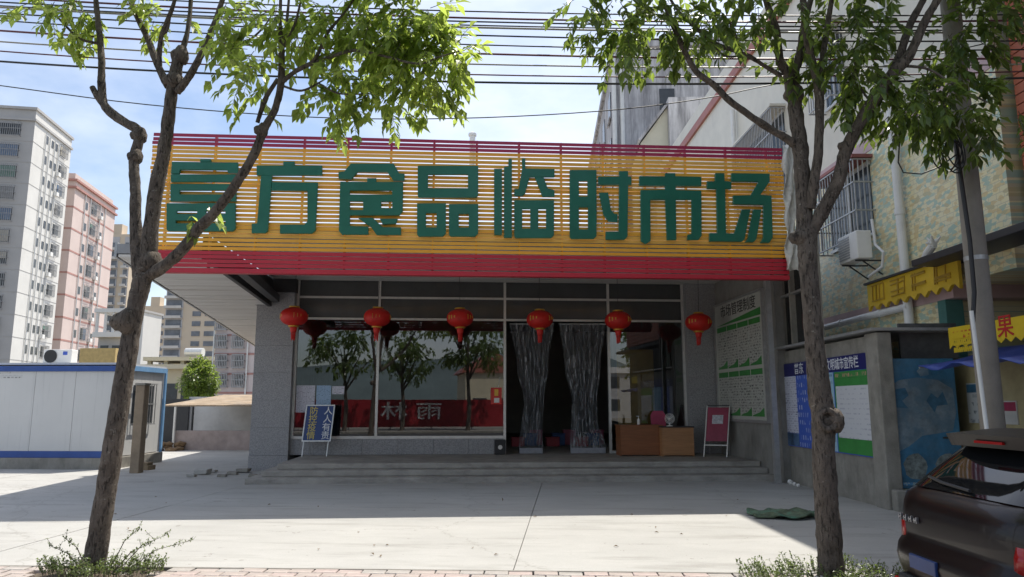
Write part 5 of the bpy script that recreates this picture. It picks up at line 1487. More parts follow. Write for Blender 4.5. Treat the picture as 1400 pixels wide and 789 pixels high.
# ================================================================ STREET TREES
def wpt(px, py, w, Y): 
    q = at(px, py, Y); return (q.x, q.y, q.z, w / 2000.0 * Y)
def branch(par, name, pts, sub=9, n=16, bump=.075):
    ks = {T1.name: (.52 if name == 'trunk' else .64)}.get(par.name, .69)
    pts = [(p[0], p[1], p[2] * ks, p[3]) for p in pts]
    L = smoothline([wpt(*p) for p in pts], sub)
    m = MB(); m.tube([p[:3] for p in L], [max(p[3], .003) for i, p in enumerate(L)], n, bump=bump)
    return m.build(name, mBark, par, smooth=True), L
def knob(par, px, py, Y, r):
    q = at(px, py, Y); m = MB(); b = bmesh.new(); bmesh.ops.create_icosphere(b, subdivisions=3, radius=r)
    for v in b.verts: v.co = v.co * (1 + .18 * math.sin(v.co.x * 40 / r * .1) + random.uniform(-.07, .07)) + q
    m.addbm(b); return m.build('burl', mBark, par, smooth=True)
def twigs(m, mb, c, rad, n, leafL=(.10, .18), root=None, droop=.40):
    # leafy twigs inside an ellipsoid: pinnate leaf pairs along thin drooping twigs
    for k in range(n):
        v = rnd()
        if random.random() < .5 and v.length > 1e-3: v = v.normalized() * random.uniform(.55, 1)
        s = c + Vector((v.x * rad[0], v.y * rad[1], v.z * rad[2]))
        d = (v + rnd() * .9 + Vector((0, 0, -droop))).normalized()
        L = random.uniform(.16, .34); nl = random.randint(4, 6)
        pts = [s + d * (L * q / nl) + Vector((0, 0, -.10 * (q / nl) ** 2)) for q in range(nl + 1)]
        mb.tube([pts[0], pts[nl // 2], pts[-1]], [.004, .003, .002], 4, cap=False)
        side = d.cross(Vector((0, 0, 1)))
        side = side.normalized() if side.length > .05 else Vector((1, 0, 0))
        for q in range(1, nl + 1):
            for sg_ in (-1, 1):
                dd = d * .55 + side * sg_ * .8 + Vector((0, 0, -random.uniform(.3, 1.0))) + rnd() * .25
                LL = random.uniform(*leafL)
                leaf(m, pts[q], dd, Vector((0, 0, 1)) + rnd() * .5, LL, LL * random.uniform(.40, .50), random.uniform(.05, .25))
        leaf(m, pts[-1], d + Vector((0, 0, -.4)), Vector((0, 0, 1)) + rnd() * .4, leafL[1], leafL[1] * .38)
def px_blob(m, mb, px, py, rx, ry, n, Y, dy=.5, **kw):
    n = max(1, round(n * DENS))
    c = at(px, py, Y); s = Y / 1000.0
    twigs(m, mb, c, (rx * s, dy, ry * s), n, **kw)

DENS = .95
YT = gnd(128, 776).y
T1 = thing('street_tree', 'leaning street tree with three stems and pruned knobs beside the site cabin', 'tree', gnd(128, 776))
_, L = branch(T1, 'trunk', [(118, 800, 66, YT), (128, 776, 56, YT), (142, 690, 50, YT), (158, 590, 50, YT + .02), (172, 500, 48, YT + .04), (184, 430, 46, YT + .06), (194, 385, 50, YT + .06), (198, 362, 44, YT + .06)], 14, 24, .04)
B = lambda pts, nm_='limb', **k: branch(T1, nm_, pts, **k)
Y1 = YT + .06
B([(192, 380, 32, Y1), (186, 315, 26, Y1 + .02), (185, 254, 23, Y1 + .05), (183, 218, 22, Y1 + .08), (190, 182, 22, Y1 + .1), (167, 165, 21, Y1 + .15), (143, 145, 20, Y1 + .2), (139, 118, 17, Y1 + .22), (139, 91, 15, Y1 + .25), (137, 56, 14, Y1 + .3), (131, 0, 12, Y1 + .35), (126, -70, 9, Y1 + .4), (118, -150, 6, Y1 + .5)])
B([(143, 147, 15, Y1 + .2), (133, 132, 13, Y1 + .2), (126, 119, 12, Y1 + .2)])
B([(199, 372, 42, Y1), (205, 325, 34, Y1 - .03), (213, 264, 31, Y1 - .06), (226, 193, 29, Y1 - .1), (234, 132, 27, Y1 - .12), (241, 95, 26, Y1 - .14), (247, 72, 28, Y1 - .15), (249, 64, 20, Y1 - .15)])
knob(T1, 246, 76, Y1 - .15, .10); knob(T1, 185, 214, Y1 + .08, .085); knob(T1, 190, 185, Y1 + .1, .09); knob(T1, 237, 110, Y1 - .13, .11)
knob(T1, 172, 440, YT + .02, .15); knob(T1, 205, 358, Y1, .13)
B([(230, 118, 18, Y1 - .12), (216, 90, 16, Y1 - .1), (203, 56, 14, Y1 - .05), (178, 0, 12, Y1), (160, -60, 9, Y1 + .1), (130, -140, 6, Y1 + .2)])
B([(242, 126, 18, Y1 - .14), (258, 106, 16, Y1 - .2), (274, 76, 15, Y1 - .28), (290, 40, 13, Y1 - .35), (304, 0, 11, Y1 - .4), (320, -60, 8, Y1 - .5)])
B([(248, 70, 14, Y1 - .15), (256, 45, 11, Y1 - .1), (261, 0, 9, Y1), (262, -70, 6, Y1 + .1)])
B([(218, 95, 12, Y1 - .1), (220, 52, 10, Y1 - .2), (239, 0, 9, Y1 - .3), (246, -60, 6, Y1 - .4)])
B([(220, 46, 8, Y1 - .2), (228, 42, 7, Y1 - .22), (233, 20, 5, Y1 - .25)])
B([(198, 378, 30, Y1), (218, 368, 27, Y1 - .06), (246, 345, 25, Y1 - .12), (272, 312, 24, Y1 - .2), (294, 290, 23, Y1 - .25), (328, 244, 21, Y1 - .35), (350, 205, 20, Y1 - .42), (362, 175, 18, Y1 - .46), (376, 149, 16, Y1 - .5), (384, 116, 16, Y1 - .55), (385, 75, 14, Y1 - .6), (383, 30, 9, Y1 - .65), (384, -30, 7, Y1 - .7), (380, -110, 5, Y1 - .7)])
B([(352, 168, 10, Y1 - .44), (363, 135, 10, Y1 - .5), (380, 108, 9, Y1 - .55)])
knob(T1, 357, 178, Y1 - .46, .075)
B([(386, 112, 11, Y1 - .56), (405, 97, 10, Y1 - .62), (428, 84, 9, Y1 - .7), (440, 62, 8, Y1 - .75), (448, 45, 7, Y1 - .8), (478, 8, 5, Y1 - .85), (500, -30, 4, Y1 - .9)])
B([(420, 90, 8, Y1 - .68), (454, 77, 8, Y1 - .75), (485, 69, 8, Y1 - .85), (518, 75, 6, Y1 - .95), (570, 87, 5, Y1 - 1.05), (600, 78, 4, Y1 - 1.1), (628, 70, 3, Y1 - 1.15)])
B([(388, 118, 6, Y1 - .56), (412, 124, 5, Y1 - .6), (438, 112, 4, Y1 - .62), (470, 92, 3, Y1 - .65)])
B([(436, 114, 4, Y1 - .62), (464, 128, 4, Y1 - .65), (505, 128, 3, Y1 - .7)])
B([(384, 70, 9, Y1 - .6), (392, 30, 7, Y1 - .5), (398, -40, 5, Y1 - .4)]); B([(386, 66, 8, Y1 - .6), (404, 30, 6, Y1 - .7), (420, -40, 4, Y1 - .8)])
B([(304, 68, 6, Y1 - .3), (340, 55, 5, Y1 - .32), (362, 35, 4, Y1 - .35), (376, 12, 3, Y1 - .36)]); B([(282, 66, 7, Y1 - .3), (304, 68, 6, Y1 - .3)])
B([(137, 60, 7, Y1 + .28), (108, 52, 6, Y1 + .2), (80, 25, 5, Y1 + .1), (60, 5, 3, Y1 + .05)])
lf, tw = MB(), MB()
for a in ((95, 12, 28, 12, 10), (75, 22, 22, 16, 7), (118, 14, 18, 12, 6), (66, 48, 10, 10, 2), (120, 45, 14, 10, 3), (205, 14, 30, 14, 7), (240, 30, 18, 20, 4),
          (315, 22, 26, 24, 10), (345, 60, 26, 16, 9), (350, 105, 24, 14, 9), (325, 70, 16, 14, 5), (340, 125, 12, 10, 3), (400, 20, 40, 22, 16), (400, 55, 26, 16, 8), (440, 35, 30, 26, 16), (480, 30, 32, 28, 20),
          (530, 30, 40, 26, 26), (575, 40, 36, 24, 24), (600, 62, 34, 24, 22), (625, 78, 20, 20, 12), (560, 72, 40, 18, 20), (510, 62, 36, 18, 18), (590, 95, 30, 18, 16), (560, 102, 36, 16, 16),
          (600, 116, 16, 10, 6), (480, 118, 26, 10, 8), (450, 136, 20, 8, 6), (475, 142, 14, 6, 4), (520, 122, 24, 12, 8), (545, 140, 10, 6, 3), (430, 105, 24, 12, 6), (460, 95, 20, 14, 6), (500, 10, 60, 16, 22), (560, 10, 40, 14, 14)):
    px_blob(lf, tw, *a, Y1 - .55 if a[0] > 290 else Y1 + .1, .45)
for k in range(46):
    px_blob(lf, tw, random.uniform(-40, 620), random.uniform(-280, -75), 70, 40, 16, Y1 + random.uniform(-1.2, 1.2), .8)
px_blob(lf, tw, 262, 288, 8, 4, 1, Y1 - .1, .05); px_blob(lf, tw, 283, 280, 6, 4, 1, Y1 - .1, .05)
lf.build('crown', mLeaf, T1, kind='stuff'); tw.build('twigs', mBark, T1, kind='stuff')

YT2 = gnd(1136, 786).y
T2 = thing('street_tree', 'straight street tree with big knot and spreading limbs beside the parked car', 'tree', gnd(1136, 786))
B = lambda pts, nm_='limb', **k: branch(T2, nm_, pts, **k)
Y2 = YT2
B([(1140, 815, 60, Y2), (1137, 786, 47, Y2), (1131, 700, 44, Y2), (1126, 620, 41, Y2), (1126, 575, 44, Y2), (1121, 540, 43, Y2), (1114, 470, 37, Y2), (1108, 400, 34, Y2), (1104, 350, 36, Y2), (1104, 315, 40, Y2)], 'trunk', sub=14, n=24, bump=.04)
m = MB(); q = at(1132, 574, Y2 - .15)
m.tube([(q.x + .085 * math.cos(k * .45), q.y + .02 * abs(math.cos(k * .45)), q.z + .10 * math.sin(k * .45)) for k in range(15)], .035, 10); m.build('knot', mBark, T2, smooth=True)
knob(T2, 1138, 575, Y2 - .06, .12)
knob(T2, 1092, 325, Y2, .1); knob(T2, 1155, 200, Y2 - .2, .07); knob(T2, 1086, 130, Y2 + .05, .11)
B([(1101, 335, 34, Y2), (1099, 274, 31, Y2 + .02), (1094, 203, 30, Y2 + .04), (1086, 140, 28, Y2 + .06), (1081, 101, 30, Y2 + .08)])
B([(1081, 108, 20, Y2 + .08), (1066, 80, 17, Y2 + .05), (1061, 40, 15, Y2), (1050, 10, 13, Y2 - .05), (1036, -30, 10, Y2 - .1), (1000, -120, 6, Y2 - .2)])
B([(1083, 106, 20, Y2 + .08), (1093, 76, 17, Y2 + .12), (1100, 30, 14, Y2 + .18), (1112, -20, 11, Y2 + .25), (1120, -120, 7, Y2 + .3)])
B([(1090, 200, 17, Y2 + .04), (1073, 188, 16, Y2 - .02), (1046, 172, 15, Y2 - .1), (1000, 140, 14, Y2 - .2), (977, 117, 13, Y2 - .25), (952, 98, 12, Y2 - .3), (937, 72, 12, Y2 - .35), (924, 43, 11, Y2 - .4), (910, 10, 9, Y2 - .45), (898, -30, 7, Y2 - .5), (870, -110, 5, Y2 - .6)])
B([(1068, 104, 10, Y2 + .06), (1045, 90, 9, Y2), (1020, 75, 9, Y2 - .08), (977, 59, 8, Y2 - .2), (950, 37, 7, Y2 - .28), (926, 13, 6, Y2 - .35), (905, -20, 5, Y2 - .4)])
B([(1014, 69, 5, Y2 - .1), (1001, 37, 4, Y2 - .12), (988, 18, 3, Y2 - .15)]); B([(1010, 77, 4, Y2 - .1), (990, 76, 4, Y2 - .14), (972, 58, 3, Y2 - .2)])
B([(1108, 285, 20, Y2 - .05), (1112, 255, 19, Y2 - .1), (1119, 203, 18, Y2 - .14), (1120, 127, 18, Y2 - .18), (1112, 90, 16, Y2 - .2), (1104, 55, 15, Y2 - .22), (1098, 0, 13, Y2 - .25), (1092, -90, 8, Y2 - .3)])
B([(1120, 110, 13, Y2 - .18), (1126, 70, 12, Y2 - .1), (1132, 30, 11, Y2), (1140, -20, 9, Y2 + .1), (1150, -100, 6, Y2 + .2)])
B([(1108, 318, 30, Y2), (1124, 290, 27, Y2 - .06), (1145, 250, 26, Y2 - .14), (1157, 205, 25, Y2 - .2), (1188, 147, 24, Y2 - .3), (1222, 100, 24, Y2 - .4), (1245, 72, 20, Y2 - .46), (1264, 30, 17, Y2 - .52), (1286, -10, 14, Y2 - .58), (1320, -100, 8, Y2 - .7)])
B([(1218, 104, 18, Y2 - .38), (1232, 70, 16, Y2 - .3), (1246, 30, 15, Y2 - .25), (1266, -10, 12, Y2 - .2), (1290, -90, 7, Y2 - .1)])
B([(1190, 140, 5, Y2 - .3), (1172, 110, 4, Y2 - .2), (1168, 70, 3, Y2 - .1)]); B([(1232, 90, 6, Y2 - .4), (1270, 95, 5, Y2 - .5), (1310, 120, 4, Y2 - .6), (1350, 140, 3, Y2 - .7)])
lf, tw = MB(), MB()
for a in ((800, 8, 18, 10, 5), (812, 30, 8, 18, 4), (850, 14, 30, 18, 16), (865, 38, 28, 18, 14), (850, 60, 14, 12, 5), (905, 20, 26, 22, 16), (890, 45, 22, 14, 10), (940, 45, 18, 16, 9), (930, 60, 14, 8, 3), (975, 15, 26, 18, 12), (985, 35, 16, 10, 5),
          (1030, 8, 30, 14, 8), (1035, 25, 12, 10, 3), (1110, 45, 16, 12, 3), (1098, 70, 14, 12, 4), (1150, 55, 28, 26, 14), (1180, 80, 30, 26, 13), (1150, 95, 26, 22, 8), (1195, 115, 26, 22, 12), (1160, 120, 20, 16, 6), (1190, 30, 30, 20, 14), (1150, 20, 26, 16, 10),
          (1235, 130, 26, 22, 16), (1265, 140, 30, 20, 18), (1240, 148, 24, 10, 6), (1300, 125, 28, 20, 16), (1290, 95, 24, 16, 9), (1320, 138, 26, 18, 13), (1305, 165, 18, 10, 6), (1350, 155, 24, 12, 8), (1365, 172, 16, 8, 4), (1380, 160, 14, 8, 3), (1310, 40, 26, 20, 14), (1325, 65, 20, 14, 8), (1340, 20, 26, 18, 10), (1375, 10, 20, 10, 6), (1090, 10, 40, 10, 6)):
    px_blob(lf, tw, *a, Y2 - .25, .45)
for k in range(40):
    px_blob(lf, tw, random.uniform(800, 1420), random.uniform(-260, -60), 70, 40, 16, Y2 + random.uniform(-1.2, 1.0), .8)
for k in range(46):  # extra dense foliage out of view, added to cast shade on the car
    px_blob(lf, tw, random.uniform(1120, 1620), random.uniform(-330, -70), 80, 50, 24, Y2 + random.uniform(-.6, 2.0), .9)
DENS = 1.0
lf.build('crown', mLeafDark, T2, kind='stuff'); tw.build('twigs', mBark, T2, kind='stuff')

# soil pits round the street trees
for nm_, (x0, x1, y0, y1) in (('tree_pit', (-5.47, -4.02, 7.14, 8.11)), ('tree_pit', (2.33, 3.68, 6.98, 7.95))):
    m = MB(); NU, NV = 18, 12
    for j in range(NV + 1):
        for i in range(NU + 1):
            x, y = x0 + (x1 - x0) * i / NU, y0 + (y1 - y0) * j / NV
            m.v.append(Vector((x, y, -.03 + .05 * noise.noise(Vector((x * 5, y * 5, 1))) + .02 * noise.noise(Vector((x * 17, y * 17, 4))))))
    for j in range(NV):
        for i in range(NU):
            a_ = j * (NU + 1) + i; m.f.append((a_, a_ + 1, a_ + NU + 2, a_ + NU + 1))
    struct(m.build(nm_, M('pit_soil', (.11, .085, .06), .95, .35, 12, .6, 60), smooth=True))
# weeds at the tree feet
def weeds(c, r, n, label, tall):
    t = thing('weed_clump', label, 'weeds', (c.x, c.y, 0)); lf, tw = MB(), MB()
    for k in range(n):
        a_ = random.uniform(0, 6.28); rr = r * math.sqrt(random.random())
        p = Vector((c.x + rr * math.cos(a_), c.y + rr * .6 * math.sin(a_), 0))
        h = random.uniform(.06, .17)
        lean = Vector((math.cos(a_) * .5, math.sin(a_) * .5, 0)) * h
        pts = [p, p + lean * .4 + Vector((0, 0, h * .6)), p + lean + Vector((0, 0, h))]
        tw.tube(pts, [.003, .002, .001], 4, cap=False)
        for q in range(9):
            f = random.uniform(.2, 1); b_ = pts[0].lerp(pts[2], f)
            leaf(lf, b_, rnd() + Vector((0, 0, .3)), Vector((0, 0, 1)), random.uniform(.022, .045), .02)
    for (dx, dz, l) in tall:
        p = Vector((c.x + dx * .25, c.y - .1, 0)); e = Vector((c.x + dx, c.y - .15, dz)); mid = p.lerp(e, .5) + Vector((0, 0, dz * .22))
        pts = [p.lerp(mid, s / 4) if s < 4 else mid.lerp(e, (s - 4) / 6) for s in range(11)]
        tw.tube(pts, [.005] * 5 + [.003] * 6, 4, cap=False)
        for q in range(2, 11):
            for s in range(5):
                leaf(lf, pts[q] + rnd() * .015, rnd() + Vector((0, 0, .3)), Vector((0, 0, 1)), random.uniform(.02, .038), .017)
            if q > 5 and q % 2:
                br_ = pts[q] + Vector((random.uniform(-.1, .1), random.uniform(-.05, .05), random.uniform(.03, .1))); tw.tube([pts[q], br_], .002, 4)
                for s in range(8): leaf(lf, pts[q].lerp(br_, random.random()), rnd() + Vector((0, 0, .3)), Vector((0, 0, 1)), .028, .015)
    lf.build('foliage', mWeed, t, kind='stuff'); tw.build('stems', mBark, t, kind='stuff')
weeds(gnd(140, 783), .62, 240, 'bushy green weeds with long twigs around the leaning tree', ((.75, .42, 1), (.58, .33, 1), (1.0, .36, 1), (-.5, .3, 1), (-.35, .38, 1), (.45, .48, 1), (-.62, .16, 1)))
weeds(gnd(1128, 792), .85, 300, 'low small leaved weeds around the straight tree', ((.5, .14, 1), (-.4, .16, 1)))

# ================================================================ OVERHEAD CABLES and POLE
YPO = 8.6
p0 = at(1345, 460, YPO)
po = thing('utility_pole', 'round grey concrete utility pole by the parked car', 'utility pole', (p0.x, YPO, 0))
m = MB(); m.tube([(p0.x, YPO, -.1), (p0.x, YPO, 3), (p0.x, YPO, 9.5)], [.128, .122, .10], 24); m.build('pole_shaft', mPole, po, smooth=True)
for z in (3.4, 5.1, 6.9): 
    m = MB(); m.tube([(p0.x, YPO, z), (p0.x, YPO, z + .05)], .125, 24); m.build('pole_band', mGalv, po)
for z in (6.85, 7.4):
    m = MB(); m.bar((p0.x - .6, YPO - .16, z), (p0.x + .6, YPO - .16, z), .06); m.build('crossarm', mGalv, po)
m = MB(); P_ = [at(px, py, YPO - .2) for px, py in ((1306, 190), (1316, 260), (1326, 330), (1332, 400), (1330, 440))]
m.tube(P_, .025, 8); m.build('riser_cable', mWire, po)
# thin white conduit strapped beside the pole
a_, b_ = at(1328, 425, YPO - .28), at(1360, 640, YPO - .28)
m = MB(); m.tube([(a_.x, a_.y, a_.z), (b_.x, b_.y, 0)], .022, 8); tag(m.build('conduit', mPVC), 'thin white conduit leaning beside the utility pole', 'pipe')
# coil of spare cable
ccx, ccz = at(1300, 208, YPO - .35).x, at(1300, 208, YPO - .35).z
m = MB(); pts = []
for k in range(150):
    a2 = k * .21; r_ = .17 + .05 * math.sin(k * .11); pts.append((ccx + r_ * .75 * math.cos(a2) + .04 * math.sin(k * .07), YPO - .35 + .05 * math.sin(a2 * 1.3), ccz + r_ * 1.25 * math.sin(a2)))
pts += [tuple(at(px, py, YPO - .3)) for px, py in ((1285, 228), (1260, 238), (1235, 236), (1228, 222), (1230, 190), (1235, 175))]
m.tube(pts, .008, 6); tag(m.build('cable_coil', mWire), 'tangled coil of black cable hanging from the utility pole', 'cable')
wires = [(84, 114, 107, mWire), (70, 104, 98, mWireRed), (57, 90, 88, mWireGrey), (42, 76, 80, mWireRed), (28, 64, 68, mWire), (18, 51, 56, mWire), (10, 40, 44, mWireGrey), (8, 37, 41, mWire), (3, 32, 36, mWire), (-4, 27, 28, mWireRed), (-12, 18, 20, mWire)]
for i, (ya, ym_, yb_, mt_) in enumerate(wires):
    Yw = YPO + .02 + .035 * (i % 5)
    A, Bq, Cq = at(0, ya, Yw), at(750, ym_, Yw), at(1390, yb_, Yw)
    far = A + (A - Bq) * .9; near = Cq + Vector((6, 0, .25))
    pts = []
    for k in range(41):
        t2 = k / 40
        def lag(x): 
            x0, x1, x2 = A.x, Bq.x, Cq.x
            return A.z * (x - x1) * (x - x2) / ((x0 - x1) * (x0 - x2)) + Bq.z * (x - x0) * (x - x2) / ((x1 - x0) * (x1 - x2)) + Cq.z * (x - x0) * (x - x1) / ((x2 - x0) * (x2 - x1))
        x = A.x - 9 + (Cq.x + 7 - A.x + 9) * t2; pts.append((x, Yw, lag(x)))
    m = MB(); m.tube(pts, (.013, .009, .010)[i % 3], 6)
    cn = 'maroon' if mt_ is mWireRed else ('grey' if mt_ is mWireGrey else 'black')
    tag(m.build('overhead_cable', mt_), cn + ' cable in the bundle of overhead cables along the street', 'cable', cn + ' overhead cables along the street')
m = MB(); L = smoothline([tuple(at(px, py, 8.9)) + (0,) for px, py in ((-160, 96), (0, 117), (200, 143), (420, 160), (620, 162), (820, 152), (960, 135), (1060, 115), (1200, 92), (1345, 60))], 5)
m.tube([p[:3] for p in L], .007, 6); tag(m.build('overhead_cable', mWire), 'single thin slack cable drooping below the cable bundle over the sign', 'cable')

# ================================================================ PARKED CAR
XC = 2.88; YCc = 5.68
car = thing('parked_car', 'dark brown hatchback with rear spoiler parked at the kerb', 'car', (XC, YCc, 0), R(2))
for v_ in (0,):
    mPaint, n_, l_, b_s = newmat('car_paint')
    b_s.inputs['Base Color'].default_value = (.010, .0042, .0032, 1); b_s.inputs['Metallic'].default_value = .0; b_s.inputs['Roughness'].default_value = .32
    b_s.inputs['Coat Weight'].default_value = .25; b_s.inputs['Specular IOR Level'].default_value = .3; b_s.inputs['Coat Roughness'].default_value = .04
mCarGlass = M('car_glass', (.008, .009, .01), .03, 0, 1)
mTyre = M('tyre', (.02, .02, .02), .85, .1, 10); mRim = M('rim', (.4, .4, .42), .3, .05, 4, metal=.8)
mTail = M('tail_lens', (.35, .012, .01), .12, .05, 4)
prof = [(.16, .22), (.05, .30), (.0, .42), (-.02, .52), (.0, .60), (.05, .66), (.055, .70), (.05, .82), (.07, .92), (.11, .985), (.17, 1.02), (.34, 1.16), (.50, 1.30), (.62, 1.385), (.72, 1.425), (.9, 1.455), (1.2, 1.485), (1.7, 1.49), (2.1, 1.465), (2.4, 1.41), (2.8, 1.20), (3.2, 1.0), (3.3, .965), (3.8, .90), (4.1, .83), (4.25, .70), (4.32, .52), (4.28, .34), (4.15, .22)]
HW = .90
def cw_(z, x):      # half width at height
    if z < .95: w = HW - .05 * abs(z - .65) ** 1.5
    else: w = HW - .015 - (z - .95) * .36
    return w - (.05 if x < .1 else 0) - (.06 if x > 4.1 else 0)
st_ = [-1, -.985, -.94, -.86, -.7, -.45, -.2, 0, .2, .45, .7, .86, .94, .985, 1]
m = MB()
for s in st_:
    e = max(0, (abs(s) - .45) / .55) ** 3
    for (x, z) in prof:
        cx = x + (2.15 - x) * .065 * e
        cz = z + (.7 - z) * .06 * e
        m.v.append(Vector((cx, s * cw_(z, x), cz)))
npf = len(prof)
for j in range(len(st_) - 1):
    for i in range(npf - 1):
        a_ = j * npf + i; m.f.append((a_, a_ + 1, a_ + npf + 1, a_ + npf))
    a_ = j * npf; m.f.append((a_ + npf - 1, a_, a_ + npf, a_ + 2 * npf - 1))
m.f.append(tuple(range(npf))); m.f.append(tuple((len(st_) - 1) * npf + i for i in range(npf))[::-1])
body = m.build('body', mPaint, car, world=False, smooth=True)
def surf(x, s): pass
# rear glass: patch over the hatch slope, slightly proud
def hatch(t, s, off=.006):   # t: 0 bottom .. 1 top of rear screen
    x = .178 + (.605 - .178) * t; z = 1.025 + (1.375 - 1.025) * t + .012 * math.sin(math.pi * t)
    e = max(0, (abs(s) - .45) / .55) ** 3
    return Vector((x + (2.15 - x) * .065 * e - off, s * cw_(z, x), z + (.7 - z) * .06 * e + off))
m = MB()
ss = [-.84 + 1.68 * k / 16 for k in range(17)]
for t2 in [k / 6 for k in range(7)]:
    for s in ss: m.v.append(hatch(t2, s * (1 - .03 * t2)))
for j in range(6):
    for i in range(16): a_ = j * 17 + i; m.f.append((a_, a_ + 1, a_ + 18, a_ + 17))
m.build('rear_window', mCarGlass, car, world=False, smooth=True)
m = MB(); pts_ = [hatch(.05, -.1, .02), hatch(.1, .35, .02), hatch(.16, .62, .02)]
m.tube(pts_, .012, 6); m.build('rear_wiper', mBlack, car, world=False)
# spoiler
m = MB()
for s in [-.86 + 1.72 * k / 14 for k in range(15)]:
    yv = s * cw_(1.40, .4) * 1.0; e = abs(s) ** 4 * .06
    m.v += [Vector((.42 + e * 2, yv, 1.345 - e * .3)), Vector((.38 + e * 2, yv, 1.435 - e * .3)), Vector((.80, yv, 1.475 - e * .4)), Vector((.78, yv, 1.38 - e * .4))]
for k in range(14):
    for q in range(4):
        a_ = k * 4 + q; b_ = k * 4 + (q + 1) % 4; m.f.append((a_, b_, b_ + 4, a_ + 4))
m.f += [(0, 1, 2, 3), (56, 59, 58, 57)]
m.build('spoiler', M('spoiler_dark', (.012, .008, .007), .45, .1, 3), car, world=False)
m = MB(); m.box(.385, .41, -.16, .16, 1.375, 1.393); m.build('brake_light', mTail, car, world=False)
# tail lights wrapping the corners, bumper strip, plate, letters
for s in (-1, 1):
    m = MB()
    for k in range(9):
        f = k / 8
        if f < .6: x, yv = .075 + .06 * (f / .6) ** 2, s * (.64 + .18 * f / .6)
        else: x, yv = .135 + .30 * (f - .6) / .4, s * (.82 + .045 * (f - .6) / .4)
        m.v += [Vector((x, yv, .62)), Vector((x + .01, yv, .80))]
    for k in range(8): a_ = k * 2; m.f.append((a_, a_ + 2, a_ + 3, a_ + 1))
    o = m.build('tail_light', mTail, car, world=False, smooth=True); o.modifiers.new('thick', 'SOLIDIFY').thickness = .05
    m = MB(); m.box(-.03, .0, s * .5 - .16, s * .5 + .16, .30, .36, .01); m.build('reflector', mTail, car, world=False)
    m = MB()
    for k in range(24): pass
m = MB(); m.box(-.03, .04, -.6, .6, .245, .40, .02); m.build('lower_bumper', mBlack, car, world=False)
m = MB(); m.box(-.035, -.01, .05, .40, .47, .57, .006); m.build('number_plate', M('plate_blue', (.02, .05, .17), .4), car, world=False)
# small raised badge marks on the far side of the hatch
for k in range(4):
    m = MB(); yv = .62 - k * .075; m.box(.028, .046, yv - .024, yv + .024, .795, .805); m.box(.028, .046, yv - .024, yv - .014, .78, .825); m.box(.028, .046, yv + .006, yv + .016, .78, .815); m.build('badge_mark', mRim, car, world=False)
for s in (-1, 1):
    for x in (.82, 3.45):
        m = MB(); m.lathe([(.20, -.1), (.29, -.1), (.315, -.07), (.315, .07), (.29, .1), (.20, .1)], n=32)
        for v in m.v: v.xyz = Vector((x + v.x, s * (.80) + v.z, .315 + v.y))
        wh = m.build('tyre', mTyre, car, world=False, smooth=False)
        m = MB(); m.lathe([(.03, -.09), (.2, -.085), (.2, .085), (.03, .09)], n=24)
        for v in m.v: v.xyz = Vector((x + v.x, s * (.80) + v.z, .315 + v.y))
        m.build('rim', mRim, wh, world=False)
    # side windows
    m = MB(); m.prism([(.62, .99), (2.9, .99), (2.35, 1.36), (1.6, 1.42), (.85, 1.38)], [], lambda u, w, d, s=s: Vector((u, s * (cw_(w, u) + d), w)), .002, .012); m.build('side_window', mCarGlass, car, world=False)
    m = MB(); m.box(2.75, 2.95, s * 1.0 - .09, s * 1.0 + .09, .98, 1.12, .03); m.build('mirror', mPaint, car, world=False)

car.scale = (1.05, 1.03, 1.06)
# ================================================================ ACROSS THE STREET (seen in the shop glass)
hd = thing('street_hoarding', 'long red hoarding with white characters across the road, mirrored in the shop glass', 'hoarding', (4.4, -10, -.1), math.pi)
m = MB(); m.box(-6, 17, 0, .1, .30, 2.15); m.build('hoarding_panel', M('hoarding_red', (.30, .014, .022), .5, .25, 1), hd, world=False)
for k in range(9): m = MB(); m.bar((-6 + k * 2.8, .15, 0), (-6 + k * 2.8, .15, 2.1), .08); m.build('post', mGalv, hd, world=False)
text('hoarding_character', '雨 林', 1.25, mWhite, hd, XZ(6.6, -.01, 1.3, 1.5), .01, .03)
m = MB(); m.prism([(-2.6 + .8 * math.cos(k * .4), 1.3 + .7 * math.sin(k * .4)) for k in range(16)], [], lambda u, w, d: Vector((u, d, w)), -.02, -.002); m.build('orange_disc', M('hoarding_orange', (.6, .25, .08), .5), hd, world=False)
m = MB(); m.box(-60, 60, -13, -6.5, -.12, .02); struct(m.build('far_pavement', mOldConcrete))
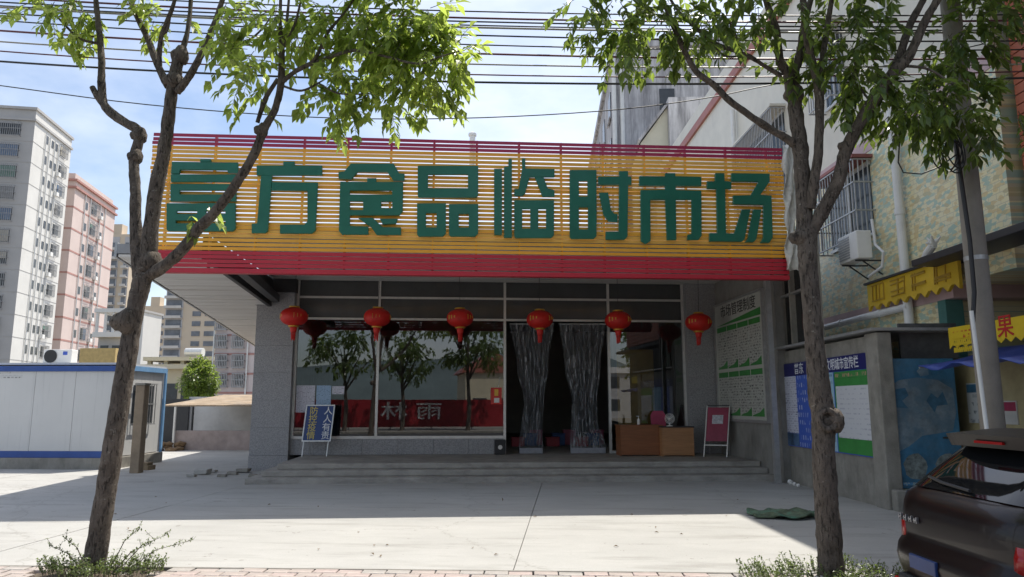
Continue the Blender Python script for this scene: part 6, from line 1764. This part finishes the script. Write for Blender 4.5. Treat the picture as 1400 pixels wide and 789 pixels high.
for (x, y_, w, d, h, mt_, lb2) in ((7.8, -41, 6, 8, 5.2, mCream, 'cream house with red tiled roof across the road mirrored in the shop glass'), (27, -60, 9, 12, 6, mGreyB, 'low grey block across the road mirrored in the shop glass')):
    t = thing('opposite_building', lb2, 'building', (x, y_, -.12))
    lb(t, -w / 2, w / 2, -d / 2, d / 2, 0, h, mt_, 'wall')
    m = MB(); m.prism([(-w / 2 - .5, h + .002), (w / 2 + .5, h + .002), (w / 2 + .3, h + .3), (0, h + 2.4), (-w / 2 - .3, h + .3)] if mt_ is mCream else [(-w / 2 - .2, h + .002), (w / 2 + .2, h + .002), (w / 2 + .2, h + .8), (-w / 2 - .2, h + .8)], [], lambda u, w_, d_: Vector((u, d_, w_)), -d / 2 - .3, d / 2 + .3); m.build('roof', mRTrim if mt_ is mCream else mWhiteB, t, world=False)
    for fl in range(int(h / 3)):
        for k in range(int(w / 3)):
            lb(t, -w / 2 + .8 + k * 3, -w / 2 + 2.3 + k * 3, d / 2, d / 2 + .04, 1 + fl * 3, 2.5 + fl * 3, mGWin, 'window')
for i, (x, y_, s) in enumerate(((-6.6, -7.8, 1.0), (-2.9, -8.2, 1.0), (1.4, -7.6, 1.25), (14.2, -8, 1.1), (17.8, -8.4, 1.2))):
    t = thing('opposite_tree', ('slim leafy tree before the red hoarding across the road', 'leafy tree in the middle of the red hoarding across the road', 'dense dark tree near the cream house across the road', 'leafy tree past the end of the red hoarding across the road', 'dense tree before the low grey block across the road')[i], 'tree', (x, y_, 0))
    m = MB(); m.tube([(x, y_, -.1), (x + .1, y_, 1.5), (x - .05, y_, 3.0 * s), (x, y_, 5 * s)], [.16, .13, .1, .05], 10)
    for k in range(7):
        a_ = k * .9; m.tube([(x, y_, 2.6 * s + k * .2), (x + .8 * math.cos(a_), y_ + .8 * math.sin(a_), 3.8 * s + k * .25), (x + 1.5 * math.cos(a_), y_ + 1.5 * math.sin(a_), 4.6 * s + k * .3)], [.07, .05, .02], 7)
    m.build('trunk', mBark, t)
    lf, tw = MB(), MB()
    for k in range(15 if i < 2 else 34):
        a_ = random.uniform(0, 6.28); rr = random.uniform(.2, 2.0)
        twigs(lf, tw, Vector((x + rr * math.cos(a_), y_ + rr * math.sin(a_), random.uniform(3.6, 6.8) * s)), (.8, .8, .5), 22, (.16, .26))
    lf.build('crown', mLeafDark, t, kind='stuff'); tw.build('twigs', mBark, t, kind='stuff')

# wooded hills beyond the far side of the road
m = MB(); hn = 60
for k in range(hn + 1):
    x = -900 + 1800 * k / hn; h = 34 + 26 * noise.noise(Vector((x * .006, 3, 0))) + 10 * noise.noise(Vector((x * .03, 9, 0)))
    m.v += [Vector((x, -420, -.2)), Vector((x, -520, max(8, h))), Vector((x, -640, -.2))]
for k in range(hn):
    a_ = k * 3; m.f += [(a_, a_ + 3, a_ + 4, a_ + 1), (a_ + 1, a_ + 4, a_ + 5, a_ + 2)]
struct(m.build('hills', M('wooded_hill', (.09, .12, .12), .95, .3, .02), base=(0, -520, -.2), smooth=True))
